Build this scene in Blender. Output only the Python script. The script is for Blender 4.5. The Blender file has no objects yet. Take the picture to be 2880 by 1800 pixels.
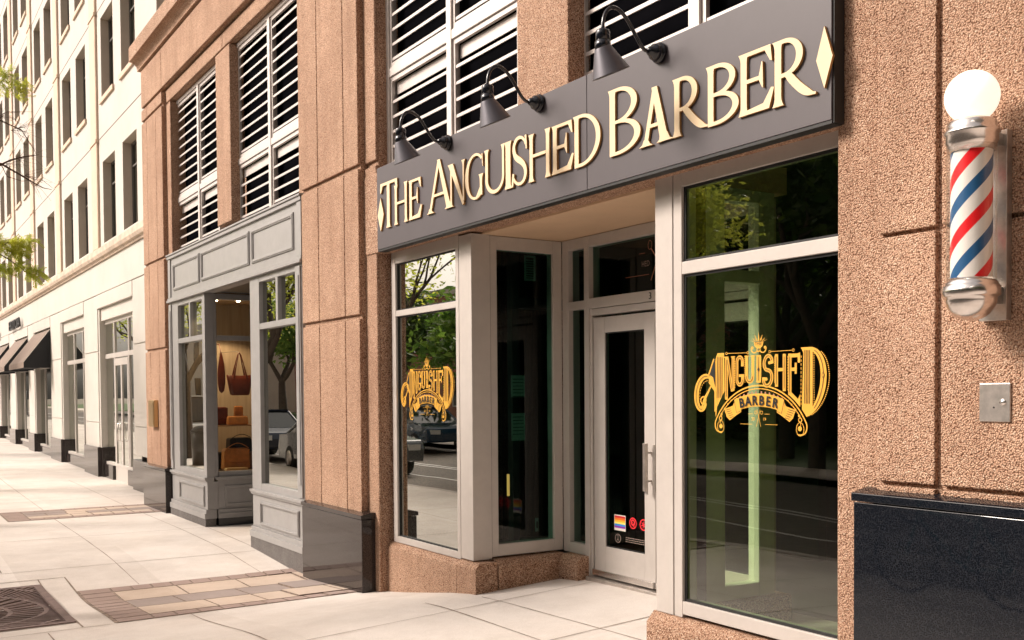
import bpy, bmesh, math, random
from math import sin, cos, pi, radians, sqrt, atan2, floor
from mathutils import Vector, Matrix
random.seed(7)
S = bpy.context.scene
COL = S.collection

# ------------------------------------------------------------ camera
yaw, pitch, roll = .56618, -.02711, -.00732
EYE = 1.6
cy_, sy_ = cos(yaw), sin(yaw)
F = Vector((sy_, cy_, 0)); R0 = Vector((cy_, -sy_, 0)); U0 = Vector((0, 0, 1))
Fw = F*cos(pitch)+U0*sin(pitch); Up = U0*cos(pitch)-F*sin(pitch)
Rt = R0*cos(roll)+Up*sin(roll); Uc = Up*cos(roll)-R0*sin(roll)
cam = bpy.data.objects.new('camera', bpy.data.cameras.new('camera')); COL.objects.link(cam)
M = Matrix((Rt, Uc, -Fw)).transposed().to_4x4(); M.translation = Vector((0, 0, EYE))
cam.matrix_world = M
cam.data.sensor_width = 36; cam.data.lens = 2854/2880*36
cam.data.shift_y = (1181.6-900)/2880
cam.data.clip_start = .05; cam.data.clip_end = 2000
S.camera = cam

# ------------------------------------------------------------ light
SUN_EL, SUN_AZ = radians(36), radians(33)       # azimuth measured from -X towards +Y
W = bpy.data.worlds.new("World"); S.world = W; W.use_nodes = True
nt = W.node_tree; nt.nodes.clear()
out = nt.nodes.new('ShaderNodeOutputWorld'); bg = nt.nodes.new('ShaderNodeBackground')
sky = nt.nodes.new('ShaderNodeTexSky'); sky.sky_type = 'NISHITA'; sky.sun_disc = False
sky.sun_elevation = SUN_EL
sd = Vector((-cos(SUN_AZ)*cos(SUN_EL), sin(SUN_AZ)*cos(SUN_EL), sin(SUN_EL)))
sky.sun_rotation = atan2(sd.x, sd.y)
sky.air_density = 1.4; sky.dust_density = 6.0; sky.ozone_density = .6
hs = nt.nodes.new('ShaderNodeHueSaturation'); hs.inputs['Saturation'].default_value = .16
mx = nt.nodes.new('ShaderNodeMix'); mx.data_type = 'RGBA'; mx.blend_type = 'MULTIPLY'; mx.inputs[0].default_value = 1
mx.inputs[7].default_value = (1.0, .90, .83, 1)
nt.links.new(sky.outputs[0], hs.inputs['Color']); nt.links.new(hs.outputs[0], mx.inputs[6])
nt.links.new(mx.outputs[2], bg.inputs[0]); bg.inputs[1].default_value = .11
nt.links.new(bg.outputs[0], out.inputs[0])
sun = bpy.data.objects.new('sun', bpy.data.lights.new('sun', 'SUN')); COL.objects.link(sun)
sun.data.energy = 2.1; sun.data.angle = radians(14); sun.data.color = (1, .89, .79)
sun.rotation_euler = sd.to_track_quat('Z', 'Y').to_euler(); sun.location = (0, 0, 20)
S.view_settings.view_transform = 'Standard'; S.view_settings.look = 'None'
S.view_settings.exposure = 0.84; S.view_settings.gamma = 1

# ------------------------------------------------------------ materials
def newmat(n):
    m = bpy.data.materials.new(n); m.use_nodes = True
    t = m.node_tree; return m, t, t.nodes['Principled BSDF']
def N(t, k, **kw):
    n = t.nodes.new('ShaderNode'+k)
    for a, v in kw.items(): setattr(n, a, v)
    return n
def coords(t, scale=(1, 1, 1)):
    tc = N(t, 'NewGeometry'); mp = N(t, 'Mapping'); mp.inputs['Scale'].default_value = scale
    t.links.new(tc.outputs['Position'], mp.inputs[0]); return mp.outputs[0]
def ramp(t, inp, stops):
    r = N(t, 'ValToRGB'); e = r.color_ramp.elements
    while len(e) > 2: e.remove(e[-1])
    e[0].position, e[0].color = stops[0][0], (*stops[0][1], 1)
    e[1].position, e[1].color = stops[1][0], (*stops[1][1], 1)
    for p, c in stops[2:]:
        q = e.new(p); q.color = (*c, 1)
    t.links.new(inp, r.inputs[0]); return r.outputs[0]
def mat(n, col, rough=.6, metal=0, var=.12, nscale=3, bump=0, bscale=60, coat=0, spec=.5):
    m, t, b = newmat(n)
    b.inputs['Roughness'].default_value = rough; b.inputs['Metallic'].default_value = metal
    b.inputs['Specular IOR Level'].default_value = spec
    if coat: b.inputs['Coat Weight'].default_value = coat
    p = coords(t); nz = N(t, 'TexNoise'); nz.inputs['Scale'].default_value = nscale; nz.inputs['Detail'].default_value = 6
    nz.inputs['Roughness'].default_value = .65
    t.links.new(p, nz.inputs[0])
    lo = tuple(max(0, c*(1-var)) for c in col); hi = tuple(min(1, c*(1+var)) for c in col)
    t.links.new(ramp(t, nz.outputs[0], [(.3, lo), (.7, hi)]), b.inputs['Base Color'])
    if bump:
        n2 = N(t, 'TexNoise'); n2.inputs['Scale'].default_value = bscale; n2.inputs['Detail'].default_value = 3
        t.links.new(p, n2.inputs[0]); bp = N(t, 'Bump'); bp.inputs['Strength'].default_value = bump; bp.inputs['Distance'].default_value = .01
        t.links.new(n2.outputs[0], bp.inputs['Height']); t.links.new(bp.outputs[0], b.inputs['Normal'])
    return m
def aggregate():
    m, t, b = newmat('pebble_aggregate'); b.inputs['Roughness'].default_value = .8; b.inputs['Specular IOR Level'].default_value = .25
    p = coords(t)
    wn = N(t, 'TexNoise'); wn.inputs['Scale'].default_value = 60; t.links.new(p, wn.inputs[0])
    add = N(t, 'VectorMath', operation='MULTIPLY_ADD'); t.links.new(wn.outputs['Color'], add.inputs[0]); add.inputs[1].default_value = (.005, .005, .005); t.links.new(p, add.inputs[2])
    v = N(t, 'TexVoronoi'); v.inputs['Scale'].default_value = 128; t.links.new(add.outputs[0], v.inputs[0])
    big = N(t, 'TexNoise'); big.inputs['Scale'].default_value = 1.1; big.inputs['Detail'].default_value = 7; big.inputs['Roughness'].default_value = .7; t.links.new(p, big.inputs[0])
    sep = N(t, 'SeparateColor'); t.links.new(v.outputs['Color'], sep.inputs[0])
    c1 = ramp(t, sep.outputs[0], [(0, (.52, .31, .21)), (1, (.90, .71, .55)), (.4, (.70, .46, .32)), (.75, (.80, .555, .405))])
    c2 = ramp(t, v.outputs['Distance'], [(.34, (1, 1, 1)), (.82, (.27, .185, .14))])
    c3 = ramp(t, big.outputs[0], [(.3, (.74, .69, .66)), (.7, (1.0, .99, .98))])
    m1 = N(t, 'Mix', data_type='RGBA', blend_type='MULTIPLY'); m1.inputs[0].default_value = 1
    t.links.new(c1, m1.inputs[6]); t.links.new(c2, m1.inputs[7])
    m2 = N(t, 'Mix', data_type='RGBA', blend_type='MULTIPLY'); m2.inputs[0].default_value = 1
    t.links.new(m1.outputs[2], m2.inputs[6]); t.links.new(c3, m2.inputs[7])
    ps = coords(t, (3.2, 3.2, .35)); sn = N(t, 'TexNoise'); sn.inputs['Scale'].default_value = 2.2; sn.inputs['Detail'].default_value = 6; t.links.new(ps, sn.inputs[0])
    c4 = ramp(t, sn.outputs[0], [(.32, (.80, .76, .73)), (.55, (1.02, 1.02, 1.02))])
    m3 = N(t, 'Mix', data_type='RGBA', blend_type='MULTIPLY'); m3.inputs[0].default_value = .55; t.links.new(m2.outputs[2], m3.inputs[6]); t.links.new(c4, m3.inputs[7])
    t.links.new(m3.outputs[2], b.inputs['Base Color'])
    inv = N(t, 'Math', operation='SUBTRACT'); inv.inputs[0].default_value = 1; t.links.new(v.outputs['Distance'], inv.inputs[1])
    bp = N(t, 'Bump'); bp.inputs['Strength'].default_value = 1.0; bp.inputs['Distance'].default_value = .008
    t.links.new(inv.outputs[0], bp.inputs['Height']); t.links.new(bp.outputs[0], b.inputs['Normal'])
    return m
def granite(n, base, fleck, rough=.12, scale=170):
    m, t, b = newmat(n); p = coords(t)
    v = N(t, 'TexVoronoi'); v.inputs['Scale'].default_value = scale; t.links.new(p, v.inputs[0])
    sep = N(t, 'SeparateColor'); t.links.new(v.outputs['Color'], sep.inputs[0])
    c1 = ramp(t, sep.outputs[1], [(.0, base), (1, fleck), (.7, base)])
    t.links.new(c1, b.inputs['Base Color'])
    st = N(t, 'TexNoise'); st.inputs['Scale'].default_value = 5; st.inputs['Detail'].default_value = 8; t.links.new(p, st.inputs[0])
    rr = N(t, 'MapRange'); rr.inputs['To Min'].default_value = rough*.6; rr.inputs['To Max'].default_value = rough*2.2
    t.links.new(st.outputs[0], rr.inputs[0]); t.links.new(rr.outputs[0], b.inputs['Roughness'])
    b.inputs['Specular IOR Level'].default_value = .42
    return m
def glass(n, tint, f0=.09):
    m, t, b = newmat(n); t.nodes.remove(b); o = t.nodes['Material Output']
    g = N(t, 'NewGeometry'); dt = N(t, 'VectorMath', operation='DOT_PRODUCT'); t.links.new(g.outputs['Incoming'], dt.inputs[0]); t.links.new(g.outputs['Normal'], dt.inputs[1])
    ab = N(t, 'Math', operation='ABSOLUTE'); t.links.new(dt.outputs['Value'], ab.inputs[0])
    om = N(t, 'Math', operation='SUBTRACT'); om.inputs[0].default_value = 1; t.links.new(ab.outputs[0], om.inputs[1])
    pw = N(t, 'Math', operation='POWER'); t.links.new(om.outputs[0], pw.inputs[0]); pw.inputs[1].default_value = 4
    ma = N(t, 'Math', operation='MULTIPLY_ADD'); t.links.new(pw.outputs[0], ma.inputs[0]); ma.inputs[1].default_value = 1-f0; ma.inputs[2].default_value = f0
    tr = N(t, 'BsdfTransparent'); tr.inputs[0].default_value = (*tint, 1)
    gl = N(t, 'BsdfGlossy'); gl.inputs['Roughness'].default_value = .0; gl.inputs[0].default_value = (.95, .97, .93, 1)
    p = coords(t, (1, .8, .8)); nz = N(t, 'TexNoise'); nz.inputs['Scale'].default_value = 1.3; nz.inputs['Detail'].default_value = 1; t.links.new(p, nz.inputs[0])
    bp = N(t, 'Bump'); bp.inputs['Strength'].default_value = .12; bp.inputs['Distance'].default_value = .01; t.links.new(nz.outputs[0], bp.inputs['Height']); t.links.new(bp.outputs[0], gl.inputs['Normal'])
    ms = N(t, 'MixShader'); t.links.new(ma.outputs[0], ms.inputs[0]); t.links.new(tr.outputs[0], ms.inputs[1]); t.links.new(gl.outputs[0], ms.inputs[2])
    t.links.new(ms.outputs[0], o.inputs[0]); return m
def emis(n, col, s):
    m, t, b = newmat(n); b.inputs['Base Color'].default_value = (*col, 1); b.inputs['Emission Color'].default_value = (*col, 1); b.inputs['Emission Strength'].default_value = s
    b.inputs['Roughness'].default_value = .3; return m
def leafmat(n, a, b_, tr=.45):
    m, t, b = newmat(n); o = t.nodes['Material Output']
    p = coords(t); nz = N(t, 'TexNoise'); nz.inputs['Scale'].default_value = 1.3; nz.inputs['Detail'].default_value = 5; t.links.new(p, nz.inputs[0])
    c = ramp(t, nz.outputs[0], [(.35, a), (.68, b_)]); t.links.new(c, b.inputs['Base Color']); b.inputs['Roughness'].default_value = .5
    tl = N(t, 'BsdfTranslucent'); t.links.new(c, tl.inputs[0]); ms = N(t, 'MixShader'); ms.inputs[0].default_value = tr
    t.links.new(b.outputs[0], ms.inputs[1]); t.links.new(tl.outputs[0], ms.inputs[2]); t.links.new(ms.outputs[0], o.inputs[0]); return m
def brickmat(n, c1, c2, mortar, scale=1, bw=.22, rh=.075, rot=None):
    m, t, b = newmat(n); g = N(t, 'NewGeometry'); sp = N(t, 'SeparateXYZ'); t.links.new(g.outputs['Position'], sp.inputs[0])
    s = N(t, 'Math', operation='ADD'); t.links.new(sp.outputs[0], s.inputs[0]); t.links.new(sp.outputs[1], s.inputs[1])
    cb = N(t, 'CombineXYZ'); t.links.new(s.outputs[0], cb.inputs[0]); t.links.new(sp.outputs[2], cb.inputs[1])
    br = N(t, 'TexBrick'); br.inputs['Scale'].default_value = scale; br.inputs['Brick Width'].default_value = bw; br.inputs['Row Height'].default_value = rh
    br.inputs['Mortar Size'].default_value = .008; br.inputs['Color1'].default_value = (*c1, 1); br.inputs['Color2'].default_value = (*c2, 1); br.inputs['Mortar'].default_value = (*mortar, 1)
    t.links.new(cb.outputs[0], br.inputs[0]); t.links.new(br.outputs[0], b.inputs['Base Color']); b.inputs['Roughness'].default_value = .85; return m
def concrete(n, col):
    m, t, b = newmat(n); p = coords(t); b.inputs['Roughness'].default_value = .85; b.inputs['Specular IOR Level'].default_value = .2
    a = N(t, 'TexNoise'); a.inputs['Scale'].default_value = .8; a.inputs['Detail'].default_value = 8; a.inputs['Roughness'].default_value = .7; t.links.new(p, a.inputs[0])
    f = N(t, 'TexNoise'); f.inputs['Scale'].default_value = 140; f.inputs['Detail'].default_value = 2; t.links.new(p, f.inputs[0])
    v = N(t, 'TexVoronoi'); v.inputs['Scale'].default_value = 1.7; t.links.new(p, v.inputs[0])
    c1 = ramp(t, a.outputs[0], [(.28, tuple(c*.87 for c in col)), (.7, tuple(min(1, c*1.08) for c in col))])
    c2 = ramp(t, f.outputs[0], [(.3, (.90, .89, .88)), (.65, (1.03, 1.03, 1.03))])
    c3 = ramp(t, v.outputs['Distance'], [(.016, (.40, .33, .30)), (.030, (1, 1, 1))])
    m1 = N(t, 'Mix', data_type='RGBA', blend_type='MULTIPLY'); m1.inputs[0].default_value = 1; t.links.new(c1, m1.inputs[6]); t.links.new(c2, m1.inputs[7])
    m2 = N(t, 'Mix', data_type='RGBA', blend_type='MULTIPLY'); m2.inputs[0].default_value = 1; t.links.new(m1.outputs[2], m2.inputs[6]); t.links.new(c3, m2.inputs[7])
    q = coords(t, (1/1.29, 1/2.65, 0)); fl = N(t, 'VectorMath', operation='FLOOR'); t.links.new(q, fl.inputs[0]); wn = N(t, 'TexWhiteNoise'); t.links.new(fl.outputs[0], wn.inputs[0])
    c5 = ramp(t, wn.outputs[0], [(0, (.93, .92, .91)), (1, (1.03, 1.03, 1.03))])
    sn = N(t, 'TexNoise'); sn.inputs['Scale'].default_value = .35; sn.inputs['Detail'].default_value = 9; sn.inputs['Roughness'].default_value = .75; t.links.new(p, sn.inputs[0]); c6 = ramp(t, sn.outputs[0], [(.38, (.86, .84, .82)), (.56, (1, 1, 1))])
    m3 = N(t, 'Mix', data_type='RGBA', blend_type='MULTIPLY'); m3.inputs[0].default_value = 1; t.links.new(m2.outputs[2], m3.inputs[6]); t.links.new(c5, m3.inputs[7])
    m4 = N(t, 'Mix', data_type='RGBA', blend_type='MULTIPLY'); m4.inputs[0].default_value = 1; t.links.new(m3.outputs[2], m4.inputs[6]); t.links.new(c6, m4.inputs[7])
    t.links.new(m4.outputs[2], b.inputs['Base Color'])
    bp = N(t, 'Bump'); bp.inputs['Strength'].default_value = .25; bp.inputs['Distance'].default_value = .003; t.links.new(f.outputs[0], bp.inputs['Height']); t.links.new(bp.outputs[0], b.inputs['Normal']); return m
def woodpanel(n, a, b_):
    m, t, b = newmat(n); p = coords(t, (14, 14, .6)); nz = N(t, 'TexNoise'); nz.inputs['Scale'].default_value = 1.5; nz.inputs['Detail'].default_value = 5; t.links.new(p, nz.inputs[0])
    t.links.new(ramp(t, nz.outputs[0], [(.3, a), (.7, b_)]), b.inputs['Base Color']); b.inputs['Roughness'].default_value = .55; return m

AGG = aggregate()
CREAM = mat('cream_precast', (.53, .495, .45), .8, var=.06, nscale=1.2, bump=.08, bscale=120)
BEIGE = mat('beige_precast', (.62, .47, .36), .8, var=.09, nscale=2)
REVEAL = mat('beige_reveal_precast', (.50, .42, .35), .8, var=.08, nscale=2)
LEDGE = mat('weathered_ledge_stone', (.55, .44, .35), .85, var=.25, nscale=3.5)
GREY = mat('grey_shopfront_paint', (.31, .30, .295), .42, var=.07, nscale=6, bump=.05, bscale=30)
ALU = mat('champagne_aluminium', (.53, .485, .45), .42, metal=.12, var=.05, nscale=8)
LOUV = mat('pale_louver_metal', (.60, .55, .52), .42, metal=.25, var=.06, nscale=8)
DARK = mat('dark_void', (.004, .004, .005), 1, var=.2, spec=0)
DEEP = mat('dark_grey_metal', (.035, .037, .04), .35, var=.2)
GASK = mat('black_gasket', (.012, .012, .012), .6)
GRAN = granite('polished_black_granite', (.006, .008, .012), (.030, .031, .036), .03, 330)
GRANB = granite('polished_brown_granite', (.022, .017, .016), (.07, .054, .048), .045, 300)
GRANM = granite('honed_grey_granite', (.10, .09, .085), (.24, .22, .21), .45, 240)
SIGNM = mat('charcoal_sign_board', (.068, .057, .064), .5, var=.05, nscale=5)
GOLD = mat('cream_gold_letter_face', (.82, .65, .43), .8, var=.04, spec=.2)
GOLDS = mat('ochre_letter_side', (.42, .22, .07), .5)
LAMPM = mat('black_gloss_enamel', (.008, .010, .016), .2, coat=.2)
SHADE = mat('satin_charcoal_metal', (.10, .095, .11), .36, metal=.5)
CHROME = mat('polished_aluminium', (.78, .74, .71), .22, metal=1, var=.08, nscale=20)
BRUSH = mat('brushed_steel', (.55, .50, .46), .35, metal=.85, var=.25, nscale=14)
CONC = concrete('sidewalk_concrete', (.69, .64, .60))
CONC2 = concrete('pale_concrete_slab', (.68, .60, .535))
JOINT = mat('joint_dirt', (.22, .165, .13), .95, var=.5, nscale=12)
PAVA = concrete('rose_paver', (.37, .285, .255))
PAVB = concrete('sand_paver', (.56, .46, .385))
PAVC = concrete('grey_paver', (.34, .285, .265))
IRON = mat('weathered_iron', (.17, .115, .105), .6, metal=.3, var=.25, nscale=9, bump=.2)
ASPH = mat('asphalt', (.16, .135, .115), .9, var=.18, nscale=4, bump=.3, bscale=150)
KERB = mat('kerb_stone', (.42, .37, .33), .8, var=.15)
PAINT = mat('road_paint', (.75, .72, .68), .6)
SOIL = mat('soil', (.09, .06, .045), .95, var=.4, nscale=10)
GRASS = mat('grass_green', (.06, .10, .022), .9, var=.4, nscale=4)
TERR = mat('ground_earth', (.20, .17, .13), .95, var=.2)
CEIL = mat('tan_soffit_plaster', (.66, .46, .30), .7, var=.05)
GLASS = glass('storefront_glass', (.16, .28, .21), .55)
GLASSB = glass('large_window_glass', (.50, .66, .42), .17)
GLASSF = glass('shopfront_glass', (.34, .36, .33), .40)
GLASSC = glass('display_glass', (.86, .88, .84), .05)
GLASSG = glass('dark_return_glass', (.25, .42, .36), .03)
GLASSW = glass('upper_window_glass', (.25, .32, .30), .14)
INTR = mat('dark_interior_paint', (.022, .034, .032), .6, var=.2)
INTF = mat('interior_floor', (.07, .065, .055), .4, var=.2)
WOODP = woodpanel('pale_display_boards', (.36, .28, .20), (.46, .37, .27))
WOODS = woodpanel('shelf_wood', (.26, .13, .06), (.34, .18, .09))
LEATHR = mat('oxblood_leather', (.13, .025, .012), .32, var=.25, nscale=9, bump=.1, bscale=80)
LEATHT = mat('tan_leather', (.62, .24, .06), .42, var=.25, nscale=9, bump=.1, bscale=80)
LEATHK = mat('black_leather', (.012, .012, .016), .35)
SUEDE = mat('sand_suede', (.62, .40, .17), .8)
YEL = mat('amber_vinyl', (.72, .37, .04), .5, var=.03)
BLK = mat('black_vinyl', (.008, .010, .010), .5)
WHITE = mat('white_vinyl', (.75, .72, .66), .5)
REDV = mat('red_vinyl', (.75, .03, .04), .5)
GREENV = mat('dull_copper_vinyl', (.42, .2, .12), .5)
GREYV = mat('grey_vinyl', (.30, .24, .2), .5)
PAPER = mat('notice_paper', (.30, .42, .36), .8, var=.2, nscale=40)
ORANGE = emis('orange_lit_strip', (1, .42, .12), .9)
GLOBE = emis('glowing_opal_glass', (1, .92, .80), .45)
SPOT = emis('spotlight_lens', (1, .78, .5), 14)
BARK = mat('grey_bark', (.07, .052, .042), .9, var=.35, nscale=9, bump=.5, bscale=25)
TWIG = mat('brown_bark', (.085, .045, .03), .85, var=.3, nscale=9)
LEAFY = leafmat('honey_locust_leaf', (.34, .42, .04), (.66, .66, .10), .6)
LEAFD = leafmat('dark_maple_leaf', (.02, .05, .008), (.09, .14, .02))
LEAFM = leafmat('mid_green_leaf', (.07, .17, .02), (.22, .34, .05))
BRICKR = brickmat('red_brick', (.30, .09, .055), (.36, .12, .07), (.35, .28, .24))
AWNT = mat('taupe_awning_canvas', (.20, .145, .115), .85, var=.08)
AWNB = mat('black_awning_canvas', (.012, .013, .016), .8)
TYRE = mat('tyre_rubber', (.02, .02, .02), .8)
CARGL = mat('car_window_glass', (.015, .02, .022), .05, spec=.8)
LAMPW = mat('headlamp_lens', (.7, .7, .68), .1, coat=1)
LAMPR = mat('tail_lamp_lens', (.5, .02, .02), .15, coat=1)
CARP = {k: mat(k+'_car_paint', c, .25, var=.02, coat=1) for k, c in dict(teal=(.004, .035, .075), silver=(.10, .11, .12), white=(.75, .74, .72), navy=(.02, .03, .06)).items()}
BRASS = mat('satin_brass', (.60, .42, .22), .35, metal=.9)

# ------------------------------------------------------------ mesh helpers
class MB:
    def __init__(s): s.v = []; s.f = []; s.m = []; s.sm = []
    def add(s, vs, fs, mi=0, smooth=False):
        o = len(s.v); s.v += [tuple(v) for v in vs]
        for f in fs: s.f.append([i+o for i in f]); s.m.append(mi); s.sm.append(smooth)
        return s
    def box(s, x0, x1, y0, y1, z0, z1, mi=0):
        if x0 > x1: x0, x1 = x1, x0
        if y0 > y1: y0, y1 = y1, y0
        if z0 > z1: z0, z1 = z1, z0
        vs = [(x, y, z) for z in (z0, z1) for y in (y0, y1) for x in (x0, x1)]
        return s.add(vs, [(0, 2, 3, 1), (4, 5, 7, 6), (0, 1, 5, 4), (2, 6, 7, 3), (0, 4, 6, 2), (1, 3, 7, 5)], mi)
    def boxm(s, M_, sx, sy, sz, mi=0):
        vs = [M_ @ Vector((x, y, z)) for z in (-sz/2, sz/2) for y in (-sy/2, sy/2) for x in (-sx/2, sx/2)]
        return s.add(vs, [(0, 2, 3, 1), (4, 5, 7, 6), (0, 1, 5, 4), (2, 6, 7, 3), (0, 4, 6, 2), (1, 3, 7, 5)], mi)
    def prism(s, pts, axis, a, b, mi=0, side=None):
        """pts 2D polygon (ccw or not) extruded along axis 'x','y','z' from a to b"""
        def P(p, q):
            return {'x': (q, p[0], p[1]), 'y': (p[0], q, p[1]), 'z': (p[0], p[1], q)}[axis]
        n = len(pts); vs = [P(p, a) for p in pts]+[P(p, b) for p in pts]
        s.add(vs, [list(range(n))[::-1], list(range(n, 2*n))], mi)
        s.add(vs, [(i, (i+1) % n, n+(i+1) % n, n+i) for i in range(n)], mi if side is None else side)
        return s
    def tube(s, path, r, seg=10, mi=0, cap=True):
        path = [Vector(p) for p in path]; n = len(path)
        rs = r if isinstance(r, (list, tuple)) else [r]*n
        vs = []; prev = None
        for i, p in enumerate(path):
            t = (path[min(i+1, n-1)]-path[max(i-1, 0)])
            if t.length < 1e-9: t = Vector((0, 0, 1))
            t.normalize()
            if prev is None:
                a = Vector((0, 0, 1)) if abs(t.z) < .9 else Vector((1, 0, 0)); u = t.cross(a).normalized()
            else:
                u = prev-t*prev.dot(t)
                u = u.normalized() if u.length > 1e-6 else t.orthogonal().normalized()
            prev = u; w = t.cross(u)
            for k in range(seg):
                a = 2*pi*k/seg; vs.append(p+(u*cos(a)+w*sin(a))*rs[i])
        fs = [(i*seg+k, i*seg+(k+1) % seg, (i+1)*seg+(k+1) % seg, (i+1)*seg+k) for i in range(n-1) for k in range(seg)]
        s.add(vs, fs, mi, True)
        if cap: s.add(vs[:seg], [list(range(seg))[::-1]], mi); s.add(vs[-seg:], [list(range(seg))], mi)
        return s
    def lathe(s, prof, cx, cy, seg=40, mi=0, M_=None):
        vs = []
        for r, z in prof:
            for k in range(seg):
                a = 2*pi*k/seg; v = Vector((r*cos(a), r*sin(a), z)); v = M_ @ v if M_ else Vector((cx, cy, 0))+v
                vs.append(v)
        n = len(prof)
        return s.add(vs, [(i*seg+k, i*seg+(k+1) % seg, (i+1)*seg+(k+1) % seg, (i+1)*seg+k) for i in range(n-1) for k in range(seg)], mi, True)
    def build(s, name, mats, parent=None, bevel=0, edgesplit=False):
        me = bpy.data.meshes.new(name); me.from_pydata(s.v, [], s.f)
        if not isinstance(mats, (list, tuple)): mats = [mats]
        for m in mats: me.materials.append(m)
        me.polygons.foreach_set('material_index', s.m); me.polygons.foreach_set('use_smooth', s.sm)
        me.update()
        o = bpy.data.objects.new(name, me); COL.objects.link(o)
        if parent: o.parent = parent
        if bevel:
            b = o.modifiers.new('bevel', 'BEVEL'); b.width = bevel; b.segments = 2; b.limit_method = 'ANGLE'; b.angle_limit = radians(40)
        return o
def thing(name, label, cat, group=None):
    o = bpy.data.objects.new(name, None); COL.objects.link(o); o['label'] = label; o['category'] = cat
    if group: o['group'] = group
    o.empty_display_size = .1
    return o
def tag(o, label, cat, group=None):
    o['label'] = label; o['category'] = cat
    if group: o['group'] = group
    return o
def struct(o): o['kind'] = 'structure'; return o
def bx(x0, x1, y0, y1, z0, z1): return MB().box(x0, x1, y0, y1, z0, z1)
def copy_tree(o, parent=None):
    c = o.copy(); COL.objects.link(c)
    if parent: c.parent = parent
    for ch in list(o.children): copy_tree(ch, c)
    return c

# ------------------------------------------------------------ ground profile
PY = [(-30, .1), (5, 0.0), (7.1, -.03), (8.7, -.285), (10.4, -.40), (12.4, -.284), (14.3, -.26), (24, -.25), (44, -.05), (200, .5)]
PC = [(-30, .05), (7.1, .06), (9.2, .0), (200, 0)]
def itp(P, y):
    for (a, b), (c, d) in zip(P, P[1:]):
        if y <= c:
            t = (y-a)/(c-a); return b+(d-b)*t
    return P[-1][1]
def sm(P, y, w=.35): return (itp(P, y-w)+itp(P, y)*2+itp(P, y+w))/4
def gz(x, y): return sm(PY, y)+sm(PC, y)*(max(x, -.75)-4.1)
def sheet(mb, x0, x1, y0, y1, dz, step=.4, mi=0, fz=gz):
    nx = max(1, int((x1-x0)/step)); ys = []
    y = y0
    while y < y1-1e-6: ys.append(y); y += step if y < 20 else 2.0
    ys.append(y1); xs = [x0+(x1-x0)*i/nx for i in range(nx+1)]
    vs = [(x, y, fz(x, y)+dz) for y in ys for x in xs]; w = len(xs)
    return mb.add(vs, [(j*w+i, j*w+i+1, (j+1)*w+i+1, (j+1)*w+i) for j in range(len(ys)-1) for i in range(nx)], mi)
KX = -.75
struct(sheet(MB(), KX, 5.35, -6, 90, 0, .3).build('sidewalk', CONC))
# kerb and road
def kz(x, y): return gz(KX, y)
k = MB()
for y in [-6+i*1.5 for i in range(64)]:
    z0, z1 = kz(0, y), kz(0, y+1.49)
    a, b = KX-.16, KX-.004
    vs = [(a, y, z0-.4), (b, y, z0-.4), (b, y+1.49, z1-.4), (a, y+1.49, z1-.4), (a, y, z0+.002), (b, y, z0+.002), (b, y+1.49, z1+.002), (a, y+1.49, z1+.002)]
    k.add(vs, [(4, 5, 6, 7), (0, 4, 7, 3), (0, 1, 5, 4), (2, 3, 7, 6), (1, 2, 6, 5)])
struct(k.build('kerb', KERB, bevel=.012))
RX = -8.4
struct(sheet(MB(), RX, KX-.16, -20, 140, -.14, 2, fz=kz).build('road', ASPH))
p = MB()
for xx in (-4.5, -4.75): sheet(p, xx, xx+.1, -20, 140, -.136, 2, fz=kz)
sheet(p, -2.9, -2.82, -20, 140, -.136, 2, fz=kz)
struct(p.build('road_marking', PAINT))
struct(sheet(MB(), RX-.2, RX, -20, 140, -.0, 2, fz=kz).build('far_kerb', KERB))
struct(sheet(MB(), RX-2.2, RX-.2, -20, 140, -.004, 2, fz=kz).build('far_sidewalk', CONC2))
struct(sheet(MB(), -60, RX-2.2, -60, 160, -.008, 8, fz=kz).build('far_lawn', GRASS))
struct(bx(-900, 900, -900, 900, -2.0, -1.0).build('ground', TERR))
# expansion joints
j = MB()
def jl(x0, y0, x1, y1, w=.008, dz=.004, mb=None):
    mb = mb or j; L = sqrt((x1-x0)**2+(y1-y0)**2); n = max(1, int(L/.3)); dx, dy = (x1-x0)/L, (y1-y0)/L
    vs = []
    for i in range(n+1):
        t = i/n; ww = w*random.uniform(.35, .75); off = random.uniform(-.0015, .0015)
        x, y = x0+(x1-x0)*t, y0+(y1-y0)*t
        for s_ in (-1, 1):
            X, Y = x+(-dy)*(ww*s_+off), y+dx*(ww*s_+off); vs.append((X, Y, gz(X, Y)+dz))
    mb.add(vs, [(2*i, 2*i+1, 2*i+3, 2*i+2) for i in range(n)])
for a in [(2.35, -3, 2.35, 8.95), (2.35, 10.95, 2.35, 16.58), (2.38, 17.96, 2.5, 27), (2.5, 27, 2.5, 60), (3.64, 10.95, 3.64, 16.58), (3.64, 17.96, 3.7, 24),
          (3.64, -1, 3.72, 7.16), (4.12, 6.95, 4.17, 4.9), (-.7, 12.07, 3.95, 12.07), (.7, 6.72, 5.05, 6.68), (-.7, 5.47, 4.7, 5.45), (4.0, 12.4, 4.0, 14.25), (-.7, 14.4, 3.95, 14.3),
          (-.7, 19.5, 4.3, 19.5), (-.7, 22, 4.3, 22), (-.7, 26.2, 4.3, 26.2), (-.7, 3.4, 4, 3.4), (1.18, 12.1, 1.18, 16.5), (1.18, 18, 1.18, 60), (-.7, 8.95, 1.7, 8.96), (1.2, 2, 1.2, 8.9),
          (-.7, 8.9, -.7, 11.7), (-.7, 31, 4.3, 31), (-.7, 36, 4.3, 36)]: jl(*a)
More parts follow.
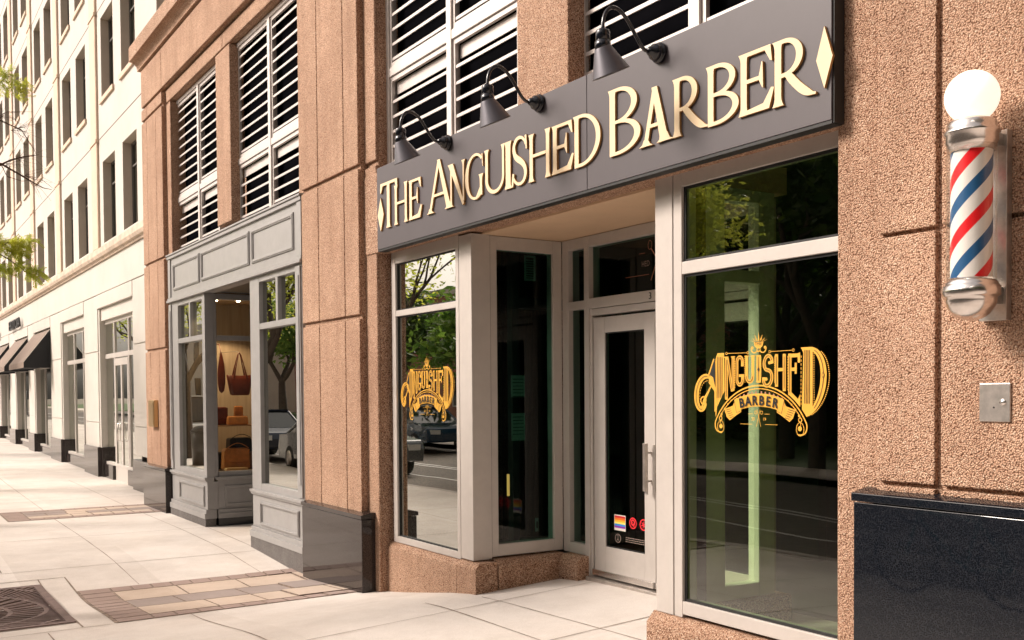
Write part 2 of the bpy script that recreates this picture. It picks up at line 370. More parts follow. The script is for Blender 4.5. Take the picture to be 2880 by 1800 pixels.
# tree pit slab
jl(1.475, 8.98, 1.475, 11.62, .016); jl(1.735, 8.98, 1.735, 11.62, .014); jl(-.7, 11.62, 1.74, 11.62, .01); jl(1.46, 9.22, -.7, 9.22, .012)
struct(j.build('sidewalk_joints', JOINT))
# paver bands
def band(name, Y0, Y1, X0, X1, lumpy=False):
    mb = MB()
    sheet(mb, X0-.01, X1+.02, Y0-.005, Y1+.005, .002, .3, 3)
    def stone(x0, x1, y0, y1, mi):
        g = .009; dz = .006+random.uniform(-.0005, .0006)
        if lumpy and x0 > 3.4: dz += random.uniform(.0, .012)
        x0 += g; x1 -= g; y0 += g; y1 -= g
        top = [(x0, y0, gz(x0, y0)+dz), (x1, y0, gz(x1, y0)+dz), (x1, y1, gz(x1, y1)+dz), (x0, y1, gz(x0, y1)+dz)]
        low = [(a, b, c-.03) for a, b, c in top]
        mb.add(low+top, [(4, 5, 6, 7)], mi); mb.add(low+top, [(0, 1, 5, 4), (1, 2, 6, 5), (2, 3, 7, 6), (3, 0, 4, 7)], 3)
    B = .2; n = max(3, round((Y1-Y0)/.19))
    for i in range(n): stone(X0, X0+.3, Y0+(Y1-Y0)*i/n, Y0+(Y1-Y0)*(i+1)/n, 0)
    x = X0+.3
    while x < X1-.05:
        w = min(.2, X1-x); stone(x, x+w, Y0, Y0+B, 0); stone(x, x+w, Y1-B, Y1, 0); x += w
    rows = 3; rh = (Y1-Y0-2*B)/rows
    for r in range(rows):
        x = X0+.3
        while x < X1-.05:
            w = min(random.choice([.3, .45, .62]), X1-x)
            if X1-x-w < .1: w = X1-x
            mi = 1 if r != 1 else 2
            if random.random() < .18: mi = 2 if mi == 1 else 1
            stone(x, x+w, Y0+B+rh*r, Y0+B+rh*(r+1), mi); x += w
    o = mb.build(name, [PAVA, PAVB, PAVC, JOINT], bevel=.0); return struct(o)
band('paver_band', 8.97, 10.93, 1.75, 4.02, True); band('far_paver_band', 16.6, 17.94, 1.73, 4.02)
# tree grate
tg = thing('tree_grate', 'rusty brown square iron tree grate with ring and slot pattern set in the pavement', 'tree grate')
GX0, GX1, GY0, GY1 = -.56, 1.46, 9.24, 11.36; gcx, gcy = .45, 10.3
m = MB()
def gb(x0, y0, x1, y1, w, mb, h=.02):
    L = sqrt((x1-x0)**2+(y1-y0)**2)
    if L < .02: return
    dx, dy = (x1-x0)/L*.5*w, (y1-y0)/L*.5*w
    q = [(x0-dy, y0+dx), (x0+dy, y0-dx), (x1+dy, y1-dx), (x1-dy, y1+dx)]
    vs = [(a, b, gz(a, b)-.012) for a, b in q]+[(a, b, gz(a, b)+.006+h*.2) for a, b in q]
    mb.add(vs, [(4, 5, 6, 7), (0, 1, 5, 4), (1, 2, 6, 5), (2, 3, 7, 6), (3, 0, 4, 7)])
fr = MB()
for a in [(GX0, GY0+.03, GX1, GY0+.03), (GX0, GY1-.03, GX1, GY1-.03), (GX0+.03, GY0, GX0+.03, GY1), (GX1-.03, GY0, GX1-.03, GY1)]: gb(*a, .07, fr)
fr.build('frame', IRON, tg)
for R_ in (.32, .62, .92, 1.22):
    for i in range(96):
        a, b = 2*pi*i/96, 2*pi*(i+1)/96; P_ = [gcx+R_*cos(a), gcy+R_*sin(a), gcx+R_*cos(b), gcy+R_*sin(b)]
        if all(GX0+.05 < v < GX1-.05 for v in P_[::2]) and all(GY0+.05 < v < GY1-.05 for v in P_[1::2]): gb(*P_, .04, m)
for ax in (0, pi/2, pi, 1.5*pi): gb(gcx+.32*cos(ax), gcy+.32*sin(ax), gcx+.98*cos(ax), gcy+.98*sin(ax), .03, m)
for i in range(132):
    a = 2*pi*i/132; c, s_ = cos(a), sin(a); rmax = min((GX1-.05-gcx)/abs(c) if abs(c) > 1e-6 else 9, (GY1-.05-gcy)/abs(s_) if abs(s_) > 1e-6 else 9)
    r0 = .33 if i % 3 == 0 else (.63 if i % 3 == 1 else .93)
    if rmax > r0+.03: gb(gcx+r0*c, gcy+r0*s_, gcx+rmax*c, gcy+rmax*s_, .022, m)
m.build('slotted_plate', IRON, tg)
sheet(MB(), GX0, GX1, GY0, GY1, .002, .3).build('soil_bed', SOIL, tg)

# ------------------------------------------------------------ brown building
BB = thing('brown_building', 'brown pebble-faced building with louvered upper openings, housing the two shops at the pavement', 'building')
GAPSHADE = mat('painted_gap_shade', (.10, .06, .045), .9)  # dark brown stands in for shade in the cornice and header gaps
def face(mb, X, ya, yb, z0, z1, yg=(), zg=(), gw=.014, zw=.045, depth=.03, back=.5):
    """wall face at X between ya>yb with vertical grooves yg and horizontal grooves zg (z centre)"""
    ylo, yhi = min(ya, yb), max(ya, yb)
    mb.box(X+depth, X+back, ylo, yhi, z0, z1)
    ys = [ylo]+sorted(yg)+[yhi]; zs = [z0]+sorted(zg)+[z1]
    for i in range(len(ys)-1):
        a = ys[i]+(gw/2 if i > 0 else 0); b = ys[i+1]-(gw/2 if i < len(ys)-2 else 0)
        for k_ in range(len(zs)-1):
            c = zs[k_]+(zw/2 if k_ > 0 else 0); d = zs[k_+1]-(zw/2 if k_ < len(zs)-2 else 0)
            mb.box(X, X+depth+.002, a, b, c, d)
def pier(y0, y1, grooves, zb, narrow_lo=True, narrow_hi=True):
    m = MB(); face(m, 4.0, y1, y0, zb, 6.37, grooves, (2.34, 3.77, 6.17)); m.build('pier', AGG, BB, bevel=.008)
    for ok, a, b in ((narrow_lo, y0-.25, y0), (narrow_hi, y1, y1+.25)):
        if ok:
            m = MB(); face(m, 4.07, b, a, zb, 6.17, (), (3.77,)); m.build('pier_return', AGG, BB, bevel=.012)
pier(9.005, 10.5, (9.348, 10.026), -.6); pier(16.5, 17.85, (16.9, 17.5), -.6, True, False)
m = MB(); face(m, 4.0, 3.10, -4, -.6, 7.2, (2.78,), (1.165, 2.315, 3.77), gw=.03, zw=.02); m.build('pier', AGG, BB, bevel=.006)
bx(4.07, 4.5, 3.10, 3.39, -.6, 7.2).build('pier_return', AGG, BB, bevel=.01)
# pilasters between louvers and header
m = MB(); m.box(4.07, 4.26, 13.2, 13.82, 3.88, 6.17); m.build('pilaster', AGG, BB, bevel=.012)
m = MB(); m.box(4.07, 4.26, 5.66, 6.30, 3.62, 6.17); m.build('pilaster', AGG, BB, bevel=.012)
m = MB(); face(m, 4.07, 16.5, 10.5, 6.19, 6.385, (13.5,), ()); m.box(4.07, 4.5, 3.1, 9.0, 6.19, 6.385); m.build('header', AGG, BB, bevel=.012)
m = MB(); m.box(4.16, 4.5, 3.1, 17.84, 6.385, 6.44); m.box(4.10, 4.5, 3.1, 17.82, 7.03, 7.08); m.build('shadow_gap', GAPSHADE, BB)
m = MB(); face(m, 4.0, 17.85, 3.1, 6.42, 7.03, (7.2, 10.5, 12.1, 16.5), ()); m.build('frieze', AGG, BB, bevel=.01)
prof = [(4.3, 7.065), (3.97, 7.065), (3.97, 7.10), (3.955, 7.14), (3.925, 7.18), (3.88, 7.20), (3.84, 7.205), (3.84, 7.44), (4.3, 7.44)]
m = MB()
for a, b in ((-4, 4.6), (4.61, 10.59), (10.6, 16.59), (16.6, 17.98)): m.prism(prof, 'y', a, b)
m.build('cornice', AGG, BB, bevel=.004)
m = MB(); m.box(4.45, 11, -4, 17.85, 3.1, 7.3); m.box(4.5, 11, -4, 3.3, -.6, 3.1); m.box(4.5, 11, 9.0, 10.5, -.6, 3.1); m.box(4.5, 11, 16.55, 17.85, -.6, 3.1); m.build('wall', AGG, BB)
# beam and soffit over the barber
m = MB(); m.box(4.06, 4.30, 3.39, 9.0, 2.92, 3.66); m.build('beam', AGG, BB, bevel=.006)
bx(4.30, 5.2, 4.75, 7.25, 2.905, 3.08).build('soffit', CEIL, BB)
# granite plinths
def plinth(ya, yb, top, zb, xf=3.93, mat_=GRANB):
    m = MB(); m.box(xf, xf+.3, yb, ya, zb, top-.05); m.build('plinth', mat_, BB, bevel=.004)
    cp = MB(); cp.prism([(xf-.012, top-.044), (xf-.012, top-.006), (xf+.10, top+.015), (xf+.3, top+.015), (xf+.3, top-.044)], 'y', yb-.012, ya+.004); cp.build('plinth_cap', mat_, BB, bevel=.003)
plinth(10.41, 8.85, .452, -.62); plinth(17.83, 16.33, .452, -.5); plinth(3.176, -3, 1.122, -.4, mat_=GRAN)

# ---- louvers
def louver(y0, y1, z0, z1, zm, mull, nlo, nup, X=4.19):
    r = MB(); w = .055; D = .09
    def bar(a, b, c, d, x=X, mb=None): (mb or r).box(x, x+D, a, b, c, d)
    bar(y0, y0+w, z0, z1); bar(y1-w, y1, z0, z1); bar(y0+w, y1-w, z1-w, z1, X+.001); bar(y0+w, y1-w, z0, z0+w, X+.001)
    bar(y0+w, y1-w, zm-.04, zm+.04, X+.002); bar(mull-.04, mull+.04, z0+w, z1-w, X-.004)
    o = r.build('louver_frame', LOUV, BB, bevel=.004)
    for ya, yb in ((y0+w, mull-.04), (mull+.04, y1-w)):
        for za, zb, n, blank in ((z0+w, zm-.04, nlo, True), (zm+.04, z1-w, nup, False)):
            s_ = MB(); t = .035
            x = X+.018
            s_.box(x, x+.03, ya+.006, ya+t, za, zb); s_.box(x, x+.03, yb-t, yb-.006, za, zb); s_.box(x+.0005, x+.03, ya+t, yb-t, za+.006, za+.05); s_.box(x+.0005, x+.03, ya+t, yb-t, zb-.045, zb-.006)
            lo = za+.07; hi = zb-.05
            if blank: s_.box(x+.05, x+.06, ya+t, yb-t, hi-.11, hi); hi -= .12
            pitch_ = .137; k_ = 0; z = lo
            while z+.05 < hi:
                s_.box(x+.006, x+.016, ya+t-.004, yb-t+.004, z, z+.026)
                z += pitch_
            s_.build('louver_blades', LOUV, o)
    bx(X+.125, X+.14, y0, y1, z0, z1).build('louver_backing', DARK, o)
louver(14.06, 16.36, 3.78, 6.18, 4.64, 15.07, 4, 10, 4.17); louver(10.9, 13.26, 3.78, 6.18, 4.64, 11.97, 4, 10, 4.17)
louver(6.42, 8.76, 3.64, 6.18, 4.60, 7.54, 5, 10); louver(3.4, 5.74, 3.64, 6.18, 4.60, 4.54, 5, 10)

# ---- barber storefront
GX = 4.222                                # glass plane
def frame(mb, y0, y1, z0, z1, X, w=(.05, .05, .05, .05), D=.11):
    l, r_, b, t = w   # lo-y, hi-y, bottom, top
    mb.box(X, X+D, y0, y0+l, z0, z1); mb.box(X, X+D, y1-r_, y1, z0, z1)
    mb.box(X+.0015, X+D, y0+l, y1-r_, z0, z0+b); mb.box(X+.0015, X+D, y0+l, y1-r_, z1-t, z1)
def pane(X, y0, y1, z0, z1, parent, mt=GLASS, axis='x'):
    if axis == 'x': vs = [(X, y1, z0), (X, y0, z0), (X, y0, z1), (X, y1, z1)]
    else: vs = [(y0, X, z0), (y1, X, z0), (y1, X, z1), (y0, X, z1)]
    return MB().add(vs, [(0, 1, 2, 3)]).build('pane', mt, parent)
def gasket(mb, X, y0, y1, z0, z1, t=.012):
    mb.box(X-.012, X-.001, y0, y0+t, z0, z1); mb.box(X-.012, X-.001, y1-t, y1, z0, z1); mb.box(X-.0115, X-.001, y0+t, y1-t, z1-t, z1); mb.box(X-.0115, X-.001, y0+t, y1-t, z0, z0+t)
# left display window
m = MB(); m.box(4.19, 4.31, 8.61, 8.69, .20, 2.92); m.box(4.19, 4.31, 7.41, 7.462, .20, 2.92)
m.box(4.1915, 4.31, 7.462, 8.61, 2.81, 2.92); m.box(4.1915, 4.31, 7.462, 8.61, 2.318, 2.372); m.box(4.1915, 4.31, 7.462, 8.61, .20, .258)
wl = m.build('display_window', ALU, BB, bevel=.003)
pane(GX, 7.462, 8.61, .258, 2.318, wl); pane(GX, 7.462, 8.61, 2.372, 2.81, wl)
m = MB(); gasket(m, GX, 7.462, 8.61, .258, 2.318); gasket(m, GX, 7.462, 8.61, 2.372, 2.81); m.build('gasket', GASK, wl)
m = MB(); m.box(4.188, 4.37, 7.195, 7.400, .215, 2.905); m.build('corner_post', ALU, BB, bevel=.004)
m = MB(); m.box(4.20, 4.36, 7.400, 7.41, .215, 2.9); m.box(4.37, 4.376, 7.205, 7.3, .215, 2.9); m.build('gasket', GASK, BB)
# return side window (plane Y=7.2, facing the camera)
m = MB(); Yr = 7.205
m.box(4.376, 4.44, Yr, Yr+.1, .23, 2.9); m.box(5.01, 5.10, Yr, Yr+.1, .23, 2.9)
m.box(4.44, 5.01, Yr+.0015, Yr+.1, .23, .33); m.box(4.44, 5.01, Yr+.0015, Yr+.1, 2.79, 2.9)
wr = m.build('return_window', ALU, BB, bevel=.003); pane(Yr+.03, 4.44, 5.01, .33, 2.79, wr, GLASSG, 'y')
# door plane X=5.1 : sidelight, mullion, transom bar
m = MB(); X = 5.1
m.box(X, X+.12, 7.11, 7.2, .22, 2.9); m.box(X, X+.12, 6.82, 6.885, .04, 2.9)
m.box(X+.0015, X+.12, 6.885, 7.11, .22, .31); m.box(X+.0015, X+.12, 6.885, 7.11, 2.30, 2.37); m.box(X+.0015, X+.12, 6.885, 7.11, 2.81, 2.9)
m.box(X+.0015, X+.12, 4.9, 6.82, 2.295, 2.38); m.box(X+.0015, X+.12, 4.9, 6.82, 2.81, 2.9); m.box(X, X+.12, 4.86, 4.92, .04, 2.9)
m.box(X+.012, X+.12, 6.79, 6.818, .04, 2.293); m.box(X+.012, X+.12, 4.93, 6.79, 2.235, 2.29)
wd = m.build('entrance_frame', ALU, BB, bevel=.003)
pane(X+.05, 6.885, 7.11, .31, 2.30, wd, GLASSG); pane(X+.05, 6.885, 7.11, 2.37, 2.81, wd, GLASSG); pane(X+.05, 4.9, 6.82, 2.38, 2.81, wd, GLASSG)
pass
def door(ya, yb, gl, hand):
    m = MB(); x = 5.12
    m.box(x, x+.045, gl[1], yb, .07, 2.215); m.box(x, x+.045, ya, gl[0], .07, 2.215); m.box(x+.001, x+.045, gl[0], gl[1], .07, .325); m.box(x+.001, x+.045, gl[0], gl[1], 2.087, 2.215)
    d = m.build('door', ALU, BB, bevel=.003); pane(x+.022, gl[0], gl[1], .325, 2.087, d, GLASSG)
    m = MB(); gasket(m, x+.022, gl[0], gl[1], .325, 2.087, .01); m.build('gasket', GASK, d)
    m = MB(); m.box(x-.03, x-.001, ya+.003, yb-.003, .075, .125); m.build('kick_rail', CHROME, d, bevel=.004)
    h = MB()
    if hand: h.box(x-.006, x-.0005, 6.09, 6.12, .80, 1.20)
    yy = 6.05 if hand else 5.93
    h.box(x-.075, x-.045, yy-.014, yy+.014, .83, 1.20); h.box(x-.06, x, yy-.009, yy+.009, .90, .915); h.box(x-.06, x, yy-.009, yy+.009, 1.12, 1.135)
    h.build('handle', BRUSH, d, bevel=.003)
    return d
d1 = door(6.0, 6.78, (6.13, 6.63), True); door(4.93, 5.975, (4.96, 5.84), False)
MB().box(5.04, 5.2, 5.05, 6.80, .02, .062).build('threshold', BRUSH, BB, bevel=.004)
MB().box(5.135, 5.16, 5.976, 5.999, .07, 2.21).build('gasket', GASK, BB)
# right display window
m = MB(); m.box(4.19, 4.36, 4.745, 4.905, .215, 2.93); m.box(4.19, 4.31, 4.662, 4.735, .215, 2.93)
m.box(4.1915, 4.31, 3.40, 4.662, 2.84, 2.93); m.box(4.1915, 4.31, 3.40, 4.662, 2.31, 2.385); m.box(4.1915, 4.31, 3.40, 4.662, .235, .314); m.box(4.19, 4.31, 3.34, 3.40, .235, 2.93)
w2 = m.build('display_window', ALU, BB, bevel=.003)
pane(GX, 3.40, 4.662, .314, 2.31, w2, GLASSB); pane(GX, 3.40, 4.662, 2.385, 2.84, w2, GLASSB)
m = MB(); gasket(m, GX, 3.40, 4.662, .314, 2.31, .016); gasket(m, GX, 3.40, 4.662, 2.385, 2.84, .016); m.box(4.2, 4.35, 4.735, 4.745, .215, 2.9); m.build('gasket', GASK, w2)
# right return glazing
m = MB(); Y2 = 4.745
m.box(4.46, 4.63, Y2, Y2+.1, .25, 2.9); m.box(4.94, 5.08, Y2, Y2+.1, .25, 2.9); m.box(4.94, 4.945, Y2, Y2+.01, .25, 2.9)
m.box(4.63, 4.94, Y2+.0015, Y2+.1, .25, .34); m.box(4.63, 4.94, Y2+.0015, Y2+.1, 2.30, 2.38); m.box(4.63, 4.94, Y2+.0015, Y2+.1, 2.82, 2.9)
w3 = m.build('return_window', mat('painted_daylit_frame', (.66, .66, .56), .5), BB, bevel=.003); m = MB(); m.box(4.312, 4.458, 4.735, 4.743, .22, 2.9); m.build('inner_cover', DARK, w3); pane(Y2+.05, 4.63, 4.94, .34, 2.30, w3, GLASSC, 'y'); pane(Y2+.05, 4.63, 4.94, 2.38, 2.82, w3, GLASSC, 'y')  # pale colour stands in for daylight; added dark plate hides the post back
# pebble plinths under the glass
def bevelplinth(path):   # list of boxes with chamfered street edge
    for o in path: o
m = MB(); m.prism([(4.15, -.6), (4.15, .15), (4.19, .195), (4.45, .195), (4.45, -.6)], 'y', 7.42, 8.745)
m.prism([(4.149, -.6), (4.149, .16), (4.19, .205), (4.36, .205), (4.36, -.6)], 'y', 7.10, 7.41)
m.build('storefront_plinth', AGG, BB, bevel=.012)
m = MB(); m.prism([(7.10, -.3), (7.10, .165), (7.15, .215), (7.35, .215), (7.35, -.3)], 'x', 4.372, 5.06)
m.prism([(4.98, -.3), (4.98, .18), (5.03, .218), (5.2, .218), (5.2, -.3)], 'y', 6.835, 7.098); m.build('storefront_plinth', AGG, BB, bevel=.012)
m = MB(); m.prism([(4.13, -.6), (4.13, .15), (4.19, .213), (4.45, .213), (4.45, -.6)], 'y', 3.2, 4.93); m.box(4.45, 5.2, 4.7, 4.91, -.3, .24); m.build('storefront_plinth', AGG, BB, bevel=.012)
# barber interior
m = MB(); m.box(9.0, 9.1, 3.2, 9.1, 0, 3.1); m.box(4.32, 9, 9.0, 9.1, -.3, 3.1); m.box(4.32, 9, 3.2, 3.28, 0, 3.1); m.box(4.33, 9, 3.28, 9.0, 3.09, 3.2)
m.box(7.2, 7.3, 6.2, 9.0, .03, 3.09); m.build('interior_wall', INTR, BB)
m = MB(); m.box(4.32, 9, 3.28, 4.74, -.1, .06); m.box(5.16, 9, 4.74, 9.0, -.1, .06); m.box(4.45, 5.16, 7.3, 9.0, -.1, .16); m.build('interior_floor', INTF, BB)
# inner vestibule frame seen through the return glass
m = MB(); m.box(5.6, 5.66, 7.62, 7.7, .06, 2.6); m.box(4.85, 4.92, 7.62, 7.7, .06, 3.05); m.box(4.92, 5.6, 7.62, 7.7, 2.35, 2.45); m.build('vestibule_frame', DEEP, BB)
for n_, (x0, x1, z0, z1), mt in (('notice', (4.71, 4.85, 1.56, 1.75), PAPER), ('notice', (4.72, 4.84, 1.18, 1.42), PAPER)):
    pass

# ---- grey leather-goods shopfront
SX = 4.02
def ring(mb, y0, y1, z0, z1, X, w=.035, d=.016):
    """raised picture-frame moulding"""
    for a, b, c, e in ((y0, y0+w, z0, z1), (y1-w, y1, z0, z1)): mb.box(X-d, X+.004, a, b, c, e)
    for a, b, c, e in ((y0+w, y1-w, z0, z0+w), (y0+w, y1-w, z1-w, z1)): mb.box(X-d+.0012, X+.004, a, b, c, e)
    w2_ = w*.45
    for a, b, c, e in ((y0+w2_*.6, y0+w2_*1.6, z0+w2_*.6, z1-w2_*.6), (y1-w2_*1.6, y1-w2_*.6, z0+w2_*.6, z1-w2_*.6)): mb.box(X-d-.008, X-d+.001, a, b, c, e)
    for c, e in ((z0+w2_*.6, z0+w2_*1.6), (z1-w2_*1.6, z1-w2_*.6)): mb.box(X-d-.0075, X-d+.001, y0+w2_*1.6, y1-w2_*1.6, c, e)
SF = 'shopfront'
m = MB(); m.box(SX, SX+.14, 10.52, 16.28, 3.03, 3.74); m.box(SX-.045, SX+.02, 10.51, 16.29, 3.03, 3.065); m.box(SX-.028, SX+.01, 10.512, 16.288, 3.067, 3.10)
m.box(SX-.03, SX+.13, 10.51, 16.29, 3.70, 3.745); m.box(SX-.045, SX+.12, 10.505, 16.295, 3.747, 3.77)
m.box(SX-.018, SX+.01, 16.14, 16.27, 3.105, 3.695); m.box(SX-.018, SX+.01, 10.53, 10.66, 3.105, 3.695)
for a, b in ((14.54, 15.98), (12.32, 14.44), (10.78, 12.22)): ring(m, a, b, 3.2, 3.61, SX, .05)
fas = m.build('fascia', GREY, BB, bevel=.003)
def unit(y0, y1, pil, post, glassY, dy):
    """y0<y1 outer limits"""
    g0, g1 = glassY
    m = MB()
    m.box(SX, SX+.12, y0, g0, .43, 3.03); m.box(SX, SX+.12, g1, y1, .43, 3.03)
    m.box(SX+.0015, SX+.12, g0, g1, 2.955, 3.03); m.box(SX+.0015, SX+.12, g0, g1, 2.385, 2.455); m.box(SX+.0015, SX+.12, g0, g1, .43, .52)
    mid = (g0+g1)/2; m.box(SX+.002, SX+.12, mid-.035, mid+.035, 2.455, 2.955)
    a, b = pil; m.box(SX-.02, SX+.004, a+.02, b-.02, .46, 3.0); m.box(SX-.03, SX-.018, a+.045, b-.045, .6, 2.9)
    m.box(SX-.035, SX+.1, y0-.012, y1+.012, .40, .435); m.box(SX-.02, SX+.1, y0-.006, y1+.006, .375, .402)
    m.box(SX+.004, SX+.15, y0, y1, -.02, .375)
    ring(m, g0+dy, g1-dy, .015, .305, SX+.004, .04)
    m.box(SX-.02, SX+.13, y0-.005, y1+.005, -.075, -.022); m.box(SX-.04, SX+.13, y0-.01, y1+.01, -.15, -.073)
    o = m.build('window_bay', GREY, BB, bevel=.0025)
    bx(SX-.03, SX+.12, y0-.004, y1+.004, -.6, -.152).build('plinth', GRANM, o)
    for a, b in ((g0, mid-.035), (mid+.035, g1)): pane(SX+.05, a, b, 2.455, 2.955, o, GLASSF)
    pane(SX+.05, g0, g1, .52, 2.385, o, GLASSF)
    m = MB(); m.box(SX+.054, SX+.12, g1-.03, g1-.001, .52, 2.385); m.box(SX+.054, SX+.12, g1-.03, g1-.001, 2.455, 2.955); m.build('inner_frame', DEEP, o)
    return o
ul = unit(14.34, 16.27, (16.10, 16.27), None, (14.48, 15.78), -.02)
ur = unit(10.56, 12.34, (10.56, 10.74), None, (10.76, 12.0), -.03)
# return side of left unit (Y = 14.34 facing the camera) and recess
m = MB(); y = 14.345
m.box(SX+.121, SX+.16, y, y+.1, .43, 3.03); m.box(4.165, 4.19, y+.01, y+.11, .52, 3.0); m.box(5.0, 5.2, y, y+.12, .43, 3.03)
m.box(4.19, 5.0, y+.012, y+.11, 2.95, 3.03); m.box(4.19, 5.0, y+.012, y+.11, 2.37, 2.44); m.box(4.19, 5.0, y+.012, y+.11, .43, .51)
m.box(4.141, 5.2, y-.03, y+.02, .40, .435); m.box(4.171, 5.2, y+.002, y+.1, -.02, .40); m.box(4.171, 5.2, y-.02, y+.1, -.075, -.022); m.box(4.171, 5.2, y-.04, y+.1, -.15, -.077)
for a, b, c, d in ((4.27, 4.31, .02, .31), (4.86, 4.90, .02, .31)): m.box(a, b, y-.016, y+.004, c, d)
m.box(4.31, 4.86, y-.0145, y+.004, .02, .055); m.box(4.31, 4.86, y-.0145, y+.004, .275, .31)
rt = m.build('window_bay_return', GREY, BB, bevel=.0025)
pane(y+.06, 4.19, 5.0, .51, 2.37, rt, GLASSC, 'y'); pane(y+.06, 4.19, 5.0, 2.44, 2.95, rt, GLASSC, 'y')
bx(4.17, 5.2, y-.03, y+.1, -.6, -.152).build('plinth', GRAN, rt)
m = MB(); m.box(4.17, 5.2, 12.34, 14.34, 3.04, 3.1); m.box(5.1, 5.2, 12.34, 14.34, -.3, 3.04); m.box(4.17, 5.1, 12.24, 12.335, -.3, 3.04); m.build('recess_lining', DEEP, BB)
# display interior
m = MB(); m.box(4.2, 6.4, 16.20, 16.28, -.1, 3.1); m.build('display_back_wall', WOODP, BB)
for a_ in ((6.4, 6.5, 14.35, 16.3, -.1, 3.1), (5.3, 5.4, 10.6, 12.24, -.1, 3.1), (4.16, 5.3, 10.5, 10.55, -.1, 3.1)): bx(*a_).build('display_side_wall', INTR if a_[0] < 6 else WOODP, BB)
for a_ in ((4.16, 6.4, 14.46, 16.2, .38, .46), (4.16, 5.3, 10.55, 12.24, .38, .50)): bx(*a_).build('display_floor', WOODS, BB)
DC = mat('display_ceiling_paint', (.45, .34, .22), .8)
for a_ in ((4.16, 6.4, 14.46, 16.2, 3.04, 3.1), (4.16, 5.3, 10.55, 12.24, 3.04, 3.1)): bx(*a_).build('display_ceiling', DC, BB)

# ---- display goods
def tote():
    t = thing('leather_tote_bag', 'oxblood leather tote hanging high on the board wall in the window', 'handbag')
    m = MB(); cx, cyy = 4.775, 15.2; prof = []
    top, bot = 1.885, 1.59
    secs = [(bot, .125, .05), (bot+.02, .145, .06), (bot+.16, .172, .065), (top, .20, .05), (top+.002, .195, .045)]
    seg = 28; vs = []
    for z, a, b in secs:
        for k_ in range(seg):
            an = 2*pi*k_/seg; c, s_ = cos(an), sin(an); e = .55
            vs.append((cx+a*abs(c)**e*(1 if c > 0 else -1), cyy+b*abs(s_)**e*(1 if s_ > 0 else -1), z+(.012*abs(c) if z > 1.8 else 0)))
    m.add(vs, [(i*seg+k_, i*seg+(k_+1) % seg, (i+1)*seg+(k_+1) % seg, (i+1)*seg+k_) for i in range(len(secs)-1) for k_ in range(seg)], 0, True)
    m.add(vs[:seg], [list(range(seg))[::-1]]); m.build('body', LEATHR, t)
    for dy in (-.045, .045):
        path = [(cx-.10, cyy+dy*1.1, 1.84), (cx-.085, cyy+dy, 1.92), (cx-.055, cyy+dy*.8, 2.05), (cx-.02, cyy+dy*.4, 2.2), (cx, cyy+dy*.2, 2.235), (cx+.02, cyy+dy*.4, 2.2), (cx+.055, cyy+dy*.8, 2.05), (cx+.085, cyy+dy, 1.92), (cx+.10, cyy+dy*1.1, 1.84)]
        MB().tube(path, [.013, .013, .008, .007, .007, .007, .008, .013, .013], 8).build('strap', LEATHR, t)
    MB().tube([(cx, 16.2, 2.27), (cx, 15.4, 2.26), (cx, 15.2, 2.24)], .005, 6).build('hook', BRUSH, t)
tote()
def satchel(name, label, cx, cyy, z, w, d, h, mt, flap=True, tilt=0, strap=True):
    t = thing(name, label, 'handbag'); m = MB()
    a = tilt; pts = [(-w/2, 0), (w/2, 0), (w/2*.94, h*.9), (w/2*.8, h), (-w/2*.8, h), (-w/2*.94, h*.9)]
    M_ = Matrix.Translation((cx, cyy, z)) @ Matrix.Rotation(a, 4, 'Z')
    vs = [M_ @ Vector((x, -d/2, y_)) for x, y_ in pts]+[M_ @ Vector((x, d/2, y_)) for x, y_ in pts]; n = 6
    m.add(vs, [list(range(n)), list(range(n, 2*n))[::-1]]+[(i, n+i, n+(i+1) % n, (i+1) % n) for i in range(n)]); m.build('body', mt, t, bevel=min(w, d, h)*.18)
    if flap:
        f_ = MB(); q = [(-w/2*.9, h*.95), (w/2*.9, h*.95), (w/2*.86, h*.45), (w*.12, h*.32), (-w*.12, h*.32), (-w/2*.86, h*.45)]
        vs = [M_ @ Vector((x, -d/2-.014, y_)) for x, y_ in q]+[M_ @ Vector((x, -d/2-.002, y_)) for x, y_ in q]
        f_.add(vs, [list(range(n)), list(range(n, 2*n))[::-1]]+[(i, n+i, n+(i+1) % n, (i+1) % n) for i in range(n)]); f_.build('flap', mt, t, bevel=.004)
    if strap:
        p_ = [M_ @ Vector((-w/2*.8+w*.8*i/10, -d/2-.02, h+.12*h*sin(pi*i/10)*2)) for i in range(11)]
        MB().tube(p_, .006, 6).build('strap', mt, t)
    return t
sh = thing('display_shelf', 'thin wooden shelf across the lit window holding a clutch and a boxy bag', 'shelf'); bx(4.2, 5.25, 14.95, 15.5, 1.13, 1.145).build('board', WOODS, sh); MB().tube([(4.3, 15.45, 1.13), (4.3, 16.2, 1.05)], .01).build('bracket', BRUSH, sh)
satchel('leather_box_bag', 'boxy red-brown leather bag at the left end of the window shelf', 4.49, 15.25, 1.147, .2, .12, .27, LEATHR, True, .1, False)
satchel('leather_clutch', 'long red-brown clutch lying at the front of the window shelf', 4.70, 15.1, 1.147, .32, .12, .13, LEATHT, False, 0, False)
satchel('tan_pouch', 'small tan pouch standing behind the long clutch on the window shelf', 4.78, 15.3, 1.147, .14, .06, .28, LEATHT, True, 0, False)
satchel('black_holdall', 'black leather holdall with handles above the tan satchel at the window base', 4.83, 15.45, .72, .36, .22, .22, LEATHK, False, 0, True)
satchel('tan_satchel', 'large tan leather satchel leaning at the bottom of the lit window', 4.68, 15.15, .475, .42, .14, .32, LEATHT, True, .08, True)
satchel('suede_clutch', 'flat sand suede clutch lying in front of the tan satchel', 4.62, 14.93, .475, .34, .12, .04, SUEDE, False, 0, False)
satchel('black_backpack', 'black backpack half hidden behind the tan satchel at the window base', 4.46, 15.35, .475, .22, .18, .26, LEATHK, True, 0, False)
